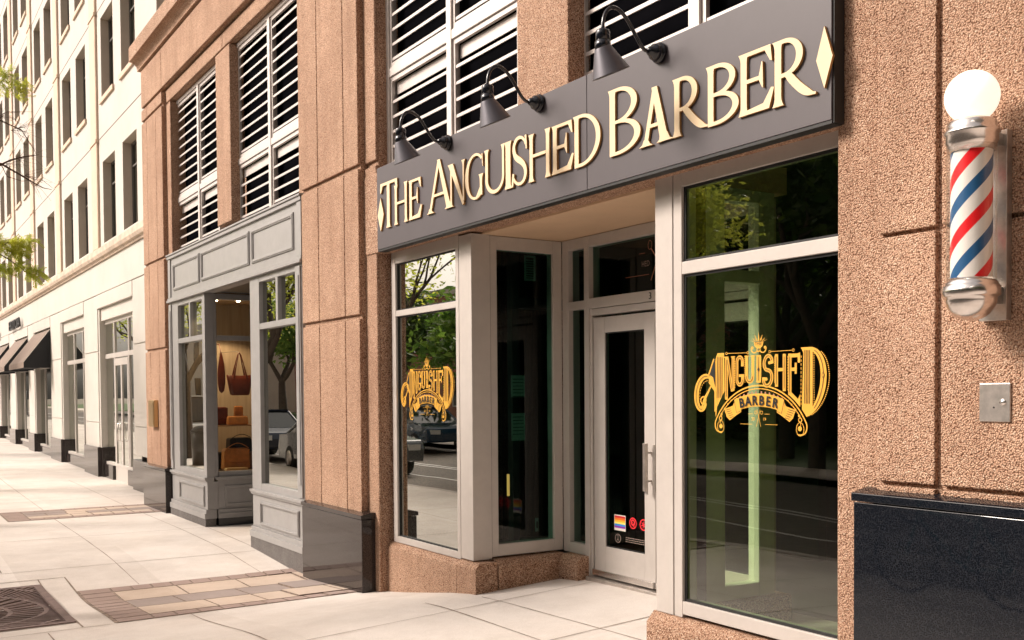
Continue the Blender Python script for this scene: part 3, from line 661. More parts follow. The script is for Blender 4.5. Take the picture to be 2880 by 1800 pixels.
satchel('display_plinth_box', 'wooden display block under the black holdall', 4.83, 15.5, .463, .5, .3, .25, WOODS, False, 0, False)['category'] = 'display block'
t = thing('hanging_leather_bag', 'slim red-brown leather sling bag hanging left of the tote', 'handbag')
m = MB(); M_ = Matrix.Translation((4.50, 15.2, 1.62))
prof = [(.001, 0), (.035, .04), (.052, .15), (.055, .3), (.04, .45), (.02, .56), (.006, .62)]
seg = 16; vs = [(4.50+r_*cos(2*pi*k_/seg)*1.1, 15.2+r_*sin(2*pi*k_/seg)*.7, 1.62+z) for r_, z in prof for k_ in range(seg)]
m.add(vs, [(i*seg+k_, i*seg+(k_+1) % seg, (i+1)*seg+(k_+1) % seg, (i+1)*seg+k_) for i in range(len(prof)-1) for k_ in range(seg)], 0, True); m.build('body', LEATHR, t)
MB().tube([(4.50, 15.2, 2.22), (4.50, 15.3, 2.36), (4.50, 16.2, 2.38)], .006, 6).build('strap', LEATHR, t)
satchel('tan_leather_hide', 'tan leather bag leaning low in the right shop window behind the glass', 4.32, 11.0, .51, .12, .5, .42, LEATHT, False, .0, False)
satchel('black_leather_case', 'black square leather case propped in the right shop window', 4.36, 10.95, .94, .14, .34, .2, LEATHK, False, 0, False)
for i, (x, y_) in enumerate(((4.52, 15.5), (4.85, 15.45), (4.4, 14.9), (4.6, 11.4))):
    t = thing('spotlight', 'small ceiling spotlight inside the lit shop window', 'spotlight', 'display spotlights')
    m = MB(); m.lathe([(.001, 3.025), (.025, 3.025), (.03, 3.04)], x, y_, 16); m.build('lens', SPOT, t)
    l = bpy.data.lights.new('display_lamp', 'SPOT'); l.energy = 26 if i < 3 else 8; l.color = (1, .68, .38); l.spot_size = radians(110); l.shadow_soft_size = .04
    lo = bpy.data.objects.new('lamp', l); COL.objects.link(lo); lo.location = (x, y_, 2.97); lo.parent = t

# ------------------------------------------------------------ flat lettering helpers
class Flat:
    """polygons in a vertical wall plane; local u to the viewer's right (-Y), v up, depth towards the street"""
    def __init__(s, oy, oz, X, depth=.0004, eps=.00012, thick=0): s.oy, s.oz, s.X, s.d, s.e, s.k, s.mb, s.th = oy, oz, X, depth, eps, 0, MB(), thick
    def poly(s, pts, mi=0, lift=0, side=None):
        s.k += 1; x0 = s.X-s.d-s.e*(s.k % 40)-lift
        P = [(s.oy-u, s.oz+v) for u, v in pts]
        if s.th: s.mb.prism(P, 'x', x0-s.th, x0, mi, side)
        else:
            A = sum(P[i][0]*P[(i+1) % len(P)][1]-P[(i+1) % len(P)][0]*P[i][1] for i in range(len(P)))
            if A > 0: P = P[::-1]
            s.mb.add([(x0, a, b) for a, b in P], [list(range(len(P)))], mi)
    def rib(s, pts, w, mi=0, lift=0, side=None, closed=False):
        n = len(pts); ws = w if isinstance(w, (list, tuple)) else [w]*n; L = []; R_ = []
        for i, (x, y) in enumerate(pts):
            if closed: a, b = pts[(i-1) % n], pts[(i+1) % n]
            else: a, b = pts[max(i-1, 0)], pts[min(i+1, n-1)]
            dx, dy = b[0]-a[0], b[1]-a[1]; l = sqrt(dx*dx+dy*dy) or 1; nx, ny = -dy/l, dx/l
            L.append((x+nx*ws[i]/2, y+ny*ws[i]/2)); R_.append((x-nx*ws[i]/2, y-ny*ws[i]/2))
        s.k += 1; x0 = s.X-s.d-s.e*(s.k % 40)-lift; o = [(s.oy-u, s.oz+v) for u, v in L+R_]
        m = len(pts); rng = range(m if closed else m-1)
        front = [(x0-s.th, a, b) for a, b in o]
        s.mb.add(front, [(i, (i+1) % m, m+(i+1) % m, m+i) for i in rng], mi)
        if s.th:
            back = [(x0, a, b) for a, b in o]; sd_ = mi if side is None else side; N_ = 2*m
            fs = []
            for i in rng: k2 = (i+1) % m; fs += [(i, N_+i, N_+k2, k2), (m+i, m+k2, N_+m+k2, N_+m+i)]
            if not closed: fs += [(0, m, N_+m, N_), (m-1, N_+m-1, N_+2*m-1, 2*m-1)]
            s.mb.add(front+back, fs, sd_)
    def dot(s, x, y, r, mi=0, lift=0, n=14): s.poly([(x+r*cos(2*pi*i/n), y+r*sin(2*pi*i/n)) for i in range(n)], mi, lift)
    def circ(s, x, y, r, w, mi=0, lift=0, ry=None, n=24): s.rib([(x+r*cos(2*pi*i/n), y+(ry or r)*sin(2*pi*i/n)) for i in range(n)], w, mi, lift, closed=True)
def arcpts(cx, cyy, rx, ry, a0, a1, n=24): return [(cx+rx*cos(radians(a0+(a1-a0)*i/n)), cyy+ry*sin(radians(a0+(a1-a0)*i/n))) for i in range(n+1)]
def bez(P, n=24):
    out_ = []
    for i in range(n+1):
        t = i/n; Q = [Vector(p) for p in P]
        while len(Q) > 1: Q = [Q[k_].lerp(Q[k_+1], t) for k_ in range(len(Q)-1)]
        out_.append((Q[0].x, Q[0].y))
    return out_
def textmesh(name, txt, size, mt, y, z, X, parent=None, align='CENTER', thick=0, sx=1, rot=0, flip=False, off=0):
    cu = bpy.data.curves.new(name, 'FONT'); cu.body = txt; cu.size = size; cu.align_x = align; cu.extrude = thick; cu.offset = off
    tmp = bpy.data.objects.new(name, cu); COL.objects.link(tmp)
    dg = bpy.context.evaluated_depsgraph_get(); me = bpy.data.meshes.new_from_object(tmp.evaluated_get(dg)); bpy.data.objects.remove(tmp)
    R_ = Matrix(((0, 0, -1, X), (-1, 0, 0, y), (0, 1, 0, z), (0, 0, 0, 1)))
    me.transform(R_ @ Matrix.Rotation(rot, 4, 'Z') @ Matrix.Diagonal((sx*(-1 if flip else 1), 1, 1, 1)))
    me.materials.clear(); me.materials.append(mt); me.name = name
    o = bpy.data.objects.new(name, me); COL.objects.link(o)
    if parent: o.parent = parent
    return o

# ------------------------------------------------------------ main sign
SG = thing('shop_sign', 'long charcoal fascia sign with raised cream-gold serif letters over the barber shop', 'sign')
m = MB()
for a, b in ((3.352, 5.328), (5.334, 8.537)): m.box(3.98, 4.058, a, b, 2.915, 3.655)
m.build('board', SIGNM, SG, bevel=.002)
m = MB(); m.box(3.984, 4.06, 3.352, 8.535, 2.897, 2.913); m.box(3.99, 4.062, 3.342, 3.350, 2.9, 3.66); m.box(3.986, 4.05, 5.328, 5.334, 2.915, 3.655); m.build('edge_trim', GASK, SG)
T, t_ = .050, .021
def stem(f, x0, x1, y0, y1, fl=.016, fh=.05, top=True, bot=True):
    L = []; Rr = []
    n = 6
    for i in range(n+1):
        q = i/n; e = fl*(1-q)**2.2
        L.append((x0-(e if bot else 0), y0+fh*q)); Rr.append((x1+(e if bot else 0), y0+fh*q))
    for i in range(n+1):
        q = i/n; e = fl*q**2.2
        L.append((x0-(e if top else 0), y1-fh*(1-q))); Rr.append((x1+(e if top else 0), y1-fh*(1-q)))
    f.poly(L+Rr[::-1], 0, side=1)
def glyph(ch, w, h):
    f = Flat(0, 0, 3.9795, 0, .0003, .015); H_ = h
    if ch == 'I': stem(f, w*.2, w*.8, 0, H_)
    elif ch == 'T':
        c = w*.47; stem(f, c-T/2, c+T/2, 0, H_-.01, top=False)
        f.poly([(0, H_), (w, H_), (w+.004, H_-.085), (w-.012, H_-.08), (w-.05, H_-t_-.004), (.045, H_-t_-.004), (.012, H_-.08), (-.008, H_-.085)], 0, side=1)
    elif ch == 'H':
        stem(f, .018, .018+T*.9, 0, H_); stem(f, w-.018-T*.9, w-.018, 0, H_); f.poly([(.06, H_*.5), (w-.06, H_*.5), (w-.06, H_*.5+t_), (.06, H_*.5+t_)], 0, side=1)
    elif ch == 'E':
        stem(f, .018, .018+T, 0, H_)
        f.poly([(.05, H_), (w-.01, H_), (w, H_-.085), (w-.014, H_-.08), (w-.05, H_-t_), (.05, H_-t_)], 0, side=1)
        f.poly([(.05, H_*.5), (w*.62, H_*.5), (w*.72, H_*.5-.045), (w*.745, H_*.5-.045), (w*.73, H_*.5+.09), (w*.70, H_*.5+.09), (w*.62, H_*.5+t_), (.05, H_*.5+t_)], 0, side=1)
        f.poly([(.05, 0), (w-.02, 0), (w+.015, .10), (w-.005, .105), (w-.06, .035), (.05, t_)], 0, side=1)
    elif ch == 'A':
        ax = w*.47
        f.poly([(.04, 0), (.075, .0), (ax+.012, H_-.015), (ax-.02, H_)], 0, side=1)
        f.poly([(w-.045, 0), (w-.115, 0), (ax-.03, H_), (ax+.018, H_)], 0, side=1)
        f.poly([(w*.24, H_*.30), (w*.70, H_*.30), (w*.70, H_*.30+t_), (w*.24, H_*.30+t_)], 0, side=1)
        f.poly([(-.002, 0), (.125, 0), (.10, .012), (.078, .045), (.045, .04), (.03, .012)], 0, side=1)
        f.poly([(w-.15, 0), (w, 0), (w-.035, .014), (w-.055, .05), (w-.12, .05), (w-.125, .014)], 0, side=1)
    elif ch == 'N':
        stem(f, .04, .04+t_*1.15, 0, H_-.01, .014, top=False); stem(f, w-.05-t_, w-.05, .02, H_, .016, bot=False)
        f.poly([(.0, H_), (.085, H_), (w-.05, .0), (w-.075, -.012), (.04, H_-.05), (.02, H_-.02)], 0, side=1)
    elif ch == 'G':
        cx, cyy, rx, ry = w*.52, H_/2, w*.52, H_/2+.004; n = 40; o_ = []; i_ = []
        for k_ in range(n+1):
            a = radians(48+(312-48)*k_/n); o_.append((cx+rx*cos(a), cyy+ry*sin(a)))
            th = t_+ (T-t_)*max(0, -cos(a))**1.3; th_y = t_*.9
            i_.append((cx+(rx-th-.006)*cos(a), cyy+(ry-th_y)*sin(a)))
        f.poly(o_+i_[::-1], 0, side=1)
        stem(f, w-.045-T*.75, w-.045, .02, H_*.52, .018, top=True, bot=False)
        f.poly([(cx+rx*cos(radians(52)), cyy+ry*sin(radians(52))+.02), (cx+rx*cos(radians(52))+.012, cyy+ry*sin(radians(52))+.02), (cx+rx*.73, H_*.68), (cx+rx*.68, H_*.68)], 0, side=1)
        f.poly([(w*.5, 0.0), (w*.62, .003), (w-.06, .055), (w-.08, .08), (w*.6, .03)], 0, side=1)
    elif ch == 'U':
        a0, a1 = .018, .018+T*.85; b0, b1 = w-.03-t_*1.3, w-.03
        stem(f, a0, a1, H_*.33, H_, bot=False); stem(f, b0, b1, H_*.33, H_, bot=False)
        o_ = arcpts((a0+b1)/2, H_*.335, (b1-a0)/2, H_*.335+.003, 180, 360, 26); i_ = arcpts((a1+b0)/2, H_*.335, (b0-a1)/2, H_*.335-t_*1.1, 180, 360, 26)
        f.poly(o_+i_[::-1], 0, side=1)
    elif ch == 'S':
        P = bez([(w*.86, H_*.80), (w*.72, H_*1.06), (w*.05, H_*1.10), (w*-.02, H_*.70), (w*.35, H_*.56)], 16)+bez([(w*.35, H_*.56), (w*.62, H_*.45), (w*1.18, H_*.38), (w*.95, -H_*.12), (w*.28, -H_*.08), (w*.10, H_*.2)], 20)[1:]
        n = len(P); ws = [t_+ (T*1.02-t_)*max(0, 1-abs((k_/(n-1))-.48)/.36)**.8 for k_ in range(n)]
        f.rib(P, ws, 0, side=1)
        f.poly([(w*.80, H_*.98), (w*.90, H_*.99), (w*.93, H_*.70), (w*.86, H_*.70)], 0, side=1); f.poly([(w*.0, -.0), (w*.10, .0), (w*.17, H_*.26), (w*.06, H_*.28)], 0, side=1)
    elif ch in 'DB' or ch == 'R':
        stem(f, .018, .018+T*(1 if ch != 'R' else 1), 0, H_, top=True, bot=(ch == 'R'))
        def bowl(y0, y1, x1, th):
            cx = .018+T+.02; cyy = (y0+y1)/2; rx = x1-cx; ry = (y1-y0)/2
            o_ = [(.05, y0)]+arcpts(cx, cyy, rx, ry, -90, 90, 28)+[(.05, y1)]
            i_ = [(.05, y0+t_)]+arcpts(cx, cyy, rx-th, ry-t_, -90, 90, 28)+[(.05, y1-t_)]
            f.poly(o_+i_[::-1], 0, side=1)
        if ch == 'D': bowl(0, H_, w, T*1.05)
        elif ch == 'B': bowl(H_*.47, H_, w*.90, T); bowl(0, H_*.47+t_, w, T*1.05)
        else:
            bowl(H_*.42, H_, w*.74, T)
            P = bez([(w*.36, H_*.46), (w*.52, H_*.32), (w*.70, H_*.12), (w*.88, .016), (w+.01, .01)], 12); f.rib(P, [T*.75, T*.9, T, T, T, T, T, T*.98, T*.9, T*.75, T*.5, T*.3, .012], 0, side=1)
    return f.mb
def put_letter(ch, yl, yr, z0, z1):
    global T
    T = .055 if z1-z0 > .4 else .044
    mb = glyph(ch, yl-yr, z1-z0); mb.v = [(x, yl+y, z0+z) for x, y, z in mb.v]
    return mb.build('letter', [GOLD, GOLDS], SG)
LET = [('T', 8.43, 8.09, 3.084, 3.492), ('H', 8.155, 7.885, 3.084, 3.43), ('E', 7.87, 7.635, 3.084, 3.42),
       ('A', 7.535, 7.075, 3.082, 3.50), ('N', 7.17, 6.86, 3.083, 3.42), ('G', 6.893, 6.59, 3.083, 3.425), ('U', 6.605, 6.29, 3.082, 3.42), ('I', 6.32, 6.212, 3.08, 3.42), ('S', 6.22, 6.0, 3.08, 3.425), ('H', 6.0, 5.72, 3.075, 3.405), ('E', 5.712, 5.468, 3.075, 3.40), ('D', 5.464, 5.167, 3.07, 3.408),
       ('B', 5.09, 4.772, 3.07, 3.482), ('A', 4.785, 4.474, 3.065, 3.40), ('R', 4.487, 4.203, 3.063, 3.395), ('B', 4.21, 3.956, 3.06, 3.39), ('E', 3.96, 3.72, 3.06, 3.385), ('R', 3.72, 3.444, 3.052, 3.383)]
for a in LET: put_letter(*a)
for yc, w in ((8.43, .125), (3.382, .10)):
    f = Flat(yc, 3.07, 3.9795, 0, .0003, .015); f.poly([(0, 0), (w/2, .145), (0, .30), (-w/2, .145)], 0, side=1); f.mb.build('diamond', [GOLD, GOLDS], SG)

# ------------------------------------------------------------ gooseneck lamps
def lamp(y, z, label):
    t = thing('gooseneck_lamp', label, 'sign lamp', 'gooseneck lamps along the sign')
    t.location = (3.978, y, z)
    m = MB(); MX = Matrix.Rotation(radians(-90), 4, 'Y')
    m.lathe([(.001, .0), (.058, .0), (.062, .012), (.058, .022), (.046, .026), (.050, .034), (.046, .055), (.030, .064), (.026, .085), (.014, .10), (.001, .10)], 0, 0, 28, M_=MX); m.build('wall_flange', LAMPM, t)
    P = bez([(-.085, 0), (-.16, -.03), (-.20, .10), (-.25, .22), (-.37, .28), (-.425, .17), (-.425, .07)], 26)
    MB().tube([(a, 0, b+.0) for a, b in P], .011, 12).build('arm', LAMPM, t)
    m = MB(); cx = -.425
    m.lathe([(a_, b_*.9-.055) for a_, b_ in [(.001, .135), (.018, .135), (.022, .128), (.038, .122), (.041, .112), (.041, .062), (.038, .06), (.038, .057), (.045, .052), (.046, .0), (.001, .0)]], cx, 0, 28); m.build('socket_cap', LAMPM, t)
    TL = Matrix.Translation((cx, 0, -.048)) @ Matrix.Rotation(radians(-24), 4, 'Y')
    m = MB(); m.lathe([(.046, .010), (.053, -.004), (.110, -.140), (.112, -.144), (.108, -.142), (.050, -.010), (.045, .0)], 0, 0, 40, M_=TL); m.build('lamp_shade', SHADE, t)
    m = MB(); m.lathe([(.001, -.10), (.022, -.095), (.03, -.07), (.022, -.04), (.016, -.02)], 0, 0, 20, M_=TL); m.build('bulb', LAMPW, t)
    return t
lamp(7.177, 3.605, 'black gooseneck lamp over THE, leftmost above the charcoal sign')
lamp(5.865, 3.60, 'black gooseneck lamp above the letters HED, middle one over the sign')
lamp(4.604, 3.587, 'black gooseneck lamp over the big B of BARBER, rightmost above the sign')

# ------------------------------------------------------------ barber pole
BP = thing('barber_pole', 'red white and blue striped barber pole with glowing globe on the pebble wall', 'barber pole')
px, py = 3.815, 2.5
m = MB(); m.box(3.965, 3.998, py-.062, py+.062, 1.885, 2.665); m.box(3.90, 3.97, py-.045, py+.045, 1.95, 2.02); m.box(3.90, 3.97, py-.045, py+.045, 2.60, 2.65); m.box(3.955, 3.97, py-.066, py-.061, 1.885, 2.665); m.build('back_plate', BRUSH, BP, bevel=.003)
m = MB(); m.lathe([(.001, 2.665), (.045, 2.665), (.05, 2.69), (.072, 2.695), (.092, 2.685), (.096, 2.668), (.097, 2.655), (.108, 2.645), (.108, 2.635), (.100, 2.628), (.101, 2.60), (.096, 2.592), (.09, 2.565), (.001, 2.565)], px, py, 48); m.build('top_collar', CHROME, BP)
m = MB(); r_ = .105; m.lathe([(r_*sin(pi*i/32)+.0001, 2.787-r_*cos(pi*i/32)) for i in range(3, 33)], px, py, 48); m.build('globe', GLOBE, BP)
sm_, t, b = newmat('barber_stripes'); b.inputs['Roughness'].default_value = .35
g = N(t, 'NewGeometry'); sp = N(t, 'SeparateXYZ'); t.links.new(g.outputs['Position'], sp.inputs[0])
def mth(op, a, b_=None, c=None):
    n = N(t, 'Math', operation=op)
    for i, v in enumerate((a, b_, c)):
        if v is None: continue
        if isinstance(v, (int, float)): n.inputs[i].default_value = v
        else: t.links.new(v, n.inputs[i])
    return n.outputs[0]
an = mth('ARCTAN2', mth('SUBTRACT', sp.outputs[1], py), mth('SUBTRACT', sp.outputs[0], px))
fr_ = mth('FRACT', mth('ADD', mth('MULTIPLY_ADD', an, 2/(2*pi), 10.0), mth('MULTIPLY_ADD', sp.outputs[2], -3.8, 20.35)))
c = ramp(t, fr_, [(0, (.80, .77, .72)), (.27, (.02, .10, .24)), (.5, (.80, .77, .72)), (.77, (.80, .012, .018))]); c.node.color_ramp.interpolation = 'CONSTANT'
t.links.new(c, b.inputs['Base Color'])
m = MB(); m.lathe([(.080, 2.04), (.080, 2.585)], px, py, 48); m.build('striped_drum', sm_, BP)
m = MB(); m.lathe([(.096, 2.045), (.096, 2.585)], px, py, 48); m.build('glass_tube', glass('pole_glass', (.95, .95, .95), .05), BP)
m = MB(); prof = [(.078, 2.055), (.090, 2.05), (.104, 2.03), (.106, 2.022), (.112, 2.018), (.112, 1.982), (.106, 1.976)]
prof += [(.100*cos(a*pi/2/12), 1.972-.092*sin(a*pi/2/12)) for a in range(0, 13)]
m.lathe(prof, px, py, 48); m.build('bottom_bowl', CHROME, BP)
# intercom plate
IC = thing('intercom_plate', 'square steel intercom plate with round button on the pebble wall below the barber pole', 'intercom')
bx(3.990, 4.0, 2.436, 2.575, 1.463, 1.625).build('plate', BRUSH, IC, bevel=.003)
m = MB(); MX = Matrix.Translation((3.990, 2.468, 1.545)) @ Matrix.Rotation(radians(-90), 4, 'Y'); m.lathe([(.001, .008), (.007, .008), (.008, .004), (.013, .005), (.015, .0)], 0, 0, 24, M_=MX); m.build('button', CHROME, IC)
m = MB(); MX = Matrix.Translation((3.9895, 2.508, 1.523)) @ Matrix.Rotation(radians(-90), 4, 'Y'); m.lathe([(.0001, .001), (.004, .001), (.004, .0)], 0, 0, 12, M_=MX); m.build('speaker_hole', GASK, IC)
PL = thing('brass_wall_box', 'slim brass box fixed on the far pebble pier above its granite base', 'wall box')  # plain brass box without a lamp
m = MB(); m.box(3.93, 3.999, 17.02, 17.40, 1.08, 1.52); m.build('housing', BRASS, PL, bevel=.006); bx(3.922, 3.932, 17.05, 17.37, 1.11, 1.49).build('cover', BRASS, PL, bevel=.004)

# ------------------------------------------------------------ window decals
def logo(cy0, label):
    dX = GX-.0015
    root = thing('window_decal', label, 'window lettering'); root.location = (0, 0, 0)
    f = Flat(cy0, 0, dX, 0, .00004); Y_, K = 0, 1
    def inl(P, w, n=1, kw=.0035):
        f.rib(P, w, Y_)
        if n: f.rib(P[1:-1] if len(P) > 4 else [(P[0][0]*.93+P[-1][0]*.07, P[0][1]*.93+P[-1][1]*.07), (P[0][0]*.07+P[-1][0]*.93, P[0][1]*.07+P[-1][1]*.93)], kw, K, .002)
    def dash(P, w=.004, n=22, mi=Y_):
        # even dashes along polyline
        L = [0]
        for a, b in zip(P, P[1:]): L.append(L[-1]+sqrt((a[0]-b[0])**2+(a[1]-b[1])**2))
        def at(d):
            for i in range(len(P)-1):
                if d <= L[i+1]:
                    q = (d-L[i])/(L[i+1]-L[i] or 1); return (P[i][0]+(P[i+1][0]-P[i][0])*q, P[i][1]+(P[i+1][1]-P[i][1])*q)
            return P[-1]
        for i in range(n): f.rib([at(L[-1]*(i+.15)/n), at(L[-1]*(i+.75)/n)], w, mi)
    top = 1.80; arcz = lambda x: 1.2417+sqrt(max(.01, .402**2-x*x))
    # A : thick right leg with stripes, diagonal, swash
    f.poly([(-.327, 1.822), (-.272, 1.822), (-.268, 1.60), (-.312, 1.535), (-.352, 1.475), (-.352, 1.60), (-.40, 1.665), (-.385, 1.69)], Y_)
    for dx in (-.325, -.312, -.299, -.286): f.rib([(dx, 1.80), (dx-.003, 1.56)], .0035, K, .002)
    f.poly([(-.345, 1.80), (-.39, 1.70), (-.36, 1.68), (-.342, 1.62)], K, .0025); f.rib([(-.353, 1.79), (-.40, 1.69)], .010, Y_, .003)
    P = bez([(-.37, 1.665), (-.42, 1.72), (-.50, 1.70), (-.545, 1.60), (-.53, 1.46), (-.44, 1.455), (-.425, 1.53)], 26); n = len(P)
    f.rib(P, [.018+.022*sin(pi*i/(n-1)) for i in range(n)], Y_); f.rib(P[3:-4], .0035, K, .002)
    P = bez([(-.37, 1.655), (-.45, 1.69), (-.50, 1.62), (-.49, 1.52), (-.455, 1.50), (-.44, 1.55)], 20); dash(P, .004, 14)
    f.circ(-.445, 1.545, .022, .008, Y_); f.rib([(-.46, 1.50), (-.43, 1.56), (-.40, 1.60), (-.37, 1.645)], [.012, .02, .014, .008], Y_)
    f.rib([(-.40, 1.655), (-.345, 1.60), (-.335, 1.52), (-.34, 1.45)], [.006, .012, .016, .004], Y_)
    # N G U I S H E
    def vs(x, z0, z1, w=.022): inl([(x, z0), (x, z1)], w)
    vs(-.252, arcz(-.252)-.005, top); inl([(-.245, top-.005), (-.205, arcz(-.205)+.01)], .020); vs(-.198, arcz(-.198)+.01, top)
    f.poly([(-.27, top-.006), (-.235, top-.006), (-.235, top), (-.27, top)], Y_); f.poly([(-.215, top-.006), (-.182, top-.006), (-.182, top), (-.215, top)], Y_)
    g0, g1 = -.178, -.112; gb_ = arcz(-.145)+.004
    inl([(g1-.012, top-.06), (g1-.012, top-.03)]+arcpts((g0+g1)/2, top-.035, (g1-g0)/2-.011, .028, 10, 180, 10)+[(g0+.011, gb_+.05)]+arcpts((g0+g1)/2, gb_+.045, (g1-g0)/2-.011, .03, 180, 360, 10)+[(g1-.011, top-.11)], .021)
    f.poly([(g1-.04, top-.105), (g1+.002, top-.105), (g1+.002, top-.12), (g1-.04, top-.12)], Y_)
    u0, u1 = -.102, -.032; ub = arcz(-.07)+.002
    inl([(u0+.011, top), (u0+.011, ub+.045)]+arcpts((u0+u1)/2, ub+.042, (u1-u0)/2-.011, .03, 180, 360, 10)+[(u1-.011, top)], .021)
    vs(.0, arcz(0)+.002, top, .034); f.poly([(.0, 1.735), (.008, 1.72), (0, 1.705), (-.008, 1.72)], K, .003)
    for c_ in (-.091, -.043): f.poly([(c_-.018, top-.006), (c_+.018, top-.006), (c_+.018, top), (c_-.018, top)], Y_)
    s0, s1 = .024, .112; c_ = (s0+s1)/2
    P = bez([(s1-.012, top-.05), (s1-.01, top+.02), (s0+.0, top+.02), (s0, top-.09), (c_, top-.085)], 14)+bez([(c_, top-.085), (s1+.01, top-.09), (s1+.0, 1.60), (s0-.0, 1.60), (s0+.014, 1.675)], 14)[1:]
    inl(P, .021); f.dot(c_+.012, top-.045, .010, Y_); f.dot(c_-.012, 1.665, .010, Y_)
    vs(.132, arcz(.132), top); vs(.188, arcz(.188), top); inl([(.14, 1.715), (.182, 1.715)], .018, 0)
    vs(.228, arcz(.228)+.002, top); inl([(.236, top-.011), (.292, top-.011)], .02, 0); inl([(.236, 1.715), (.276, 1.715)], .018, 0); f.poly([(.217, arcz(.217)), (.262, arcz(.262)), (.300, arcz(.30)+.002), (.300, arcz(.29)+.062), (.286, arcz(.286)+.030), (.239, arcz(.25)+.034)], Y_)
    f.poly([(.283, top-.05), (.30, top-.05), (.30, top+.004), (.283, top)], Y_); f.poly([(.262, 1.69), (.276, 1.69), (.276, 1.75), (.262, 1.75)], Y_)
    for x in (-.184, -.106, .018, .118, .214, .306): dash([(x, top-.01), (x, arcz(x)+.015)], .0045, 13)
    # D
    f.poly([(.305, 1.83), (.385, 1.83), (.385, 1.50), (.345, 1.458), (.312, 1.50), (.322, 1.80)], Y_)
    for dx in (.332, .343, .354, .365): f.rib([(dx, 1.815), (dx, 1.53)], .0035, K, .002)
    P = bez([(.36, 1.818), (.43, 1.83), (.475, 1.74), (.47, 1.68), (.468, 1.58), (.41, 1.50), (.35, 1.47)], 30); n = len(P)
    f.rib(P, [.018+.022*sin(pi*i/(n-1)) for i in range(n)], Y_); f.rib(P[3:-4], .0035, K, .002)
    f.poly([(.457, 1.70), (.467, 1.68), (.457, 1.66), (.447, 1.68)], K, .003); f.poly([(.457, 1.693), (.463, 1.68), (.457, 1.667), (.451, 1.68)], Y_, .004)
    dash([(p_[0]+.025+.012*sin(pi*i/(n-1)), p_[1]) for i, p_ in enumerate(P)][4:], .006, 36); dash([(.394, 1.80), (.394, 1.51)], .005, 24)
    # arcs
    AR = arcpts(0, 1.2417, .388, .388, 152, 28, 44); P = bez([(-.285, 1.362), (-.345, 1.35), (-.352, 1.40), AR[0]], 10)[:-1]+AR+bez([AR[-1], (.352, 1.40), (.345, 1.35), (.285, 1.362)], 10)[1:]
    f.rib(P, .008, Y_); Q = arcpts(0, 1.2417, .370, .370, 148, 32, 40); f.rib(Q, .005, Y_)
    for s_ in (-1, 1):
        f.circ(s_*.30, 1.392, .026, .004, Y_, ry=.036); f.dot(s_*.298, 1.395, .014, Y_); f.circ(s_*.30, 1.442, .011, .005, Y_); f.rib([(s_*.30, 1.43), (s_*.305, 1.415), (s_*.298, 1.405)], .004, Y_)
        for q in range(4):
            x = s_*(.215+.026*q); f.dot(x, 1.546-.020*q-.02*(q*q)*.12, .0045+.0012*q, Y_)
        for q in range(6):
            x = s_*(.02+.03*q); f.rib([(x, 1.598-x*x*1.3), (x*1.08, 1.582-x*x*1.5)], .010, 2)
    # banner
    tz = lambda x: 1.585-.95*x*x; bz_ = lambda x: 1.512-.95*x*x
    xs = [-.19+.38*i/24 for i in range(25)]
    f.poly([(x, tz(x)) for x in xs]+[(x, bz_(x)) for x in xs[::-1]], Y_)
    for s_ in (-1, 1):
        pts = [(s_*.185, tz(.185)-.01), (s_*.20, 1.515), (s_*.27, 1.494), (s_*.258, 1.47), (s_*.25, 1.45), (s_*.225, 1.43), (s_*.17, 1.462), (s_*.135, 1.48), (s_*.135, 1.497)]
        f.poly(pts, Y_)
        for q in range(5): f.rib([(s_*(.262-.009*q), 1.488-.011*q), (s_*(.218-.006*q), 1.497-.011*q)], .003, K, .002)
        f.rib([(s_*.19, tz(.19)), (s_*.17, 1.475), (s_*.14, 1.485)], .003, K, .002)
    for i, ch in enumerate('BARBER'):
        x = -.122+.0488*i
        o = textmesh('lettering', ch, .074, BLK, cy0-x, (tz(x)+bz_(x))/2-.027, dX-.006, root, off=.0022, sx=.92, rot=-1.9*x*.8)
    # crown, lines, date
    f.poly([(-.036, 1.875), (.036, 1.875), (.030, 1.85), (.012, 1.838), (-.012, 1.838), (-.030, 1.85)], Y_)
    for a in range(-3, 4):
        an_ = radians(90-a*20); L_ = (.062 if a == 0 else .05 if abs(a) == 1 else .038); x0 = .006*a
        f.poly([(x0+.022*cos(an_)-.006*sin(an_), 1.868+.01*sin(an_)+.003), (x0+.022*cos(an_)+.006*sin(an_), 1.868+.01*sin(an_)+.003), (x0+(.022+L_)*cos(an_), 1.87+L_*sin(an_))], Y_)
    textmesh('lettering', 'THE', .026, BLK, cy0, 1.856, dX-.006, root)
    f.circ(0, 1.832, .012, .007, Y_)
    for s_ in (-1, 1):
        f.rib([(s_*q[0], q[1]) for q in bez([(.012, 1.822), (.05, 1.79), (.085, 1.85), (.045, 1.865), (.03, 1.84), (.05, 1.835)], 16)], .007, Y_)
        f.rib([(s_*.09, 1.816), (s_*.245, 1.818)], .0028, Y_); f.circ(s_*.083, 1.816, .007, .003, Y_); f.circ(s_*.252, 1.818, .007, .003, Y_)
        f.rib([(s_*.05, 1.412), (s_*.14, 1.412)], .0025, Y_); f.rib([(s_*.045, 1.47), (s_*.08, 1.47)], .0025, Y_)
        f.rib([(s_*-.012, 1.495), (s_*.018, 1.398)], .003, Y_); f.circ(s_*.022, 1.478, .009, .003, Y_)
    textmesh('lettering', '20', .026, YEL, cy0+.04, 1.433, dX-.003, root); textmesh('lettering', '19', .026, YEL, cy0-.045, 1.433, dX-.003, root)
    f.mb.build('artwork', [YEL, BLK, GREENV], root)
logo(4.06, 'large amber ANGUISHED BARBER logo on the big window right of the door')
logo(8.05, 'amber ANGUISHED BARBER logo on the narrow window left of the entrance')
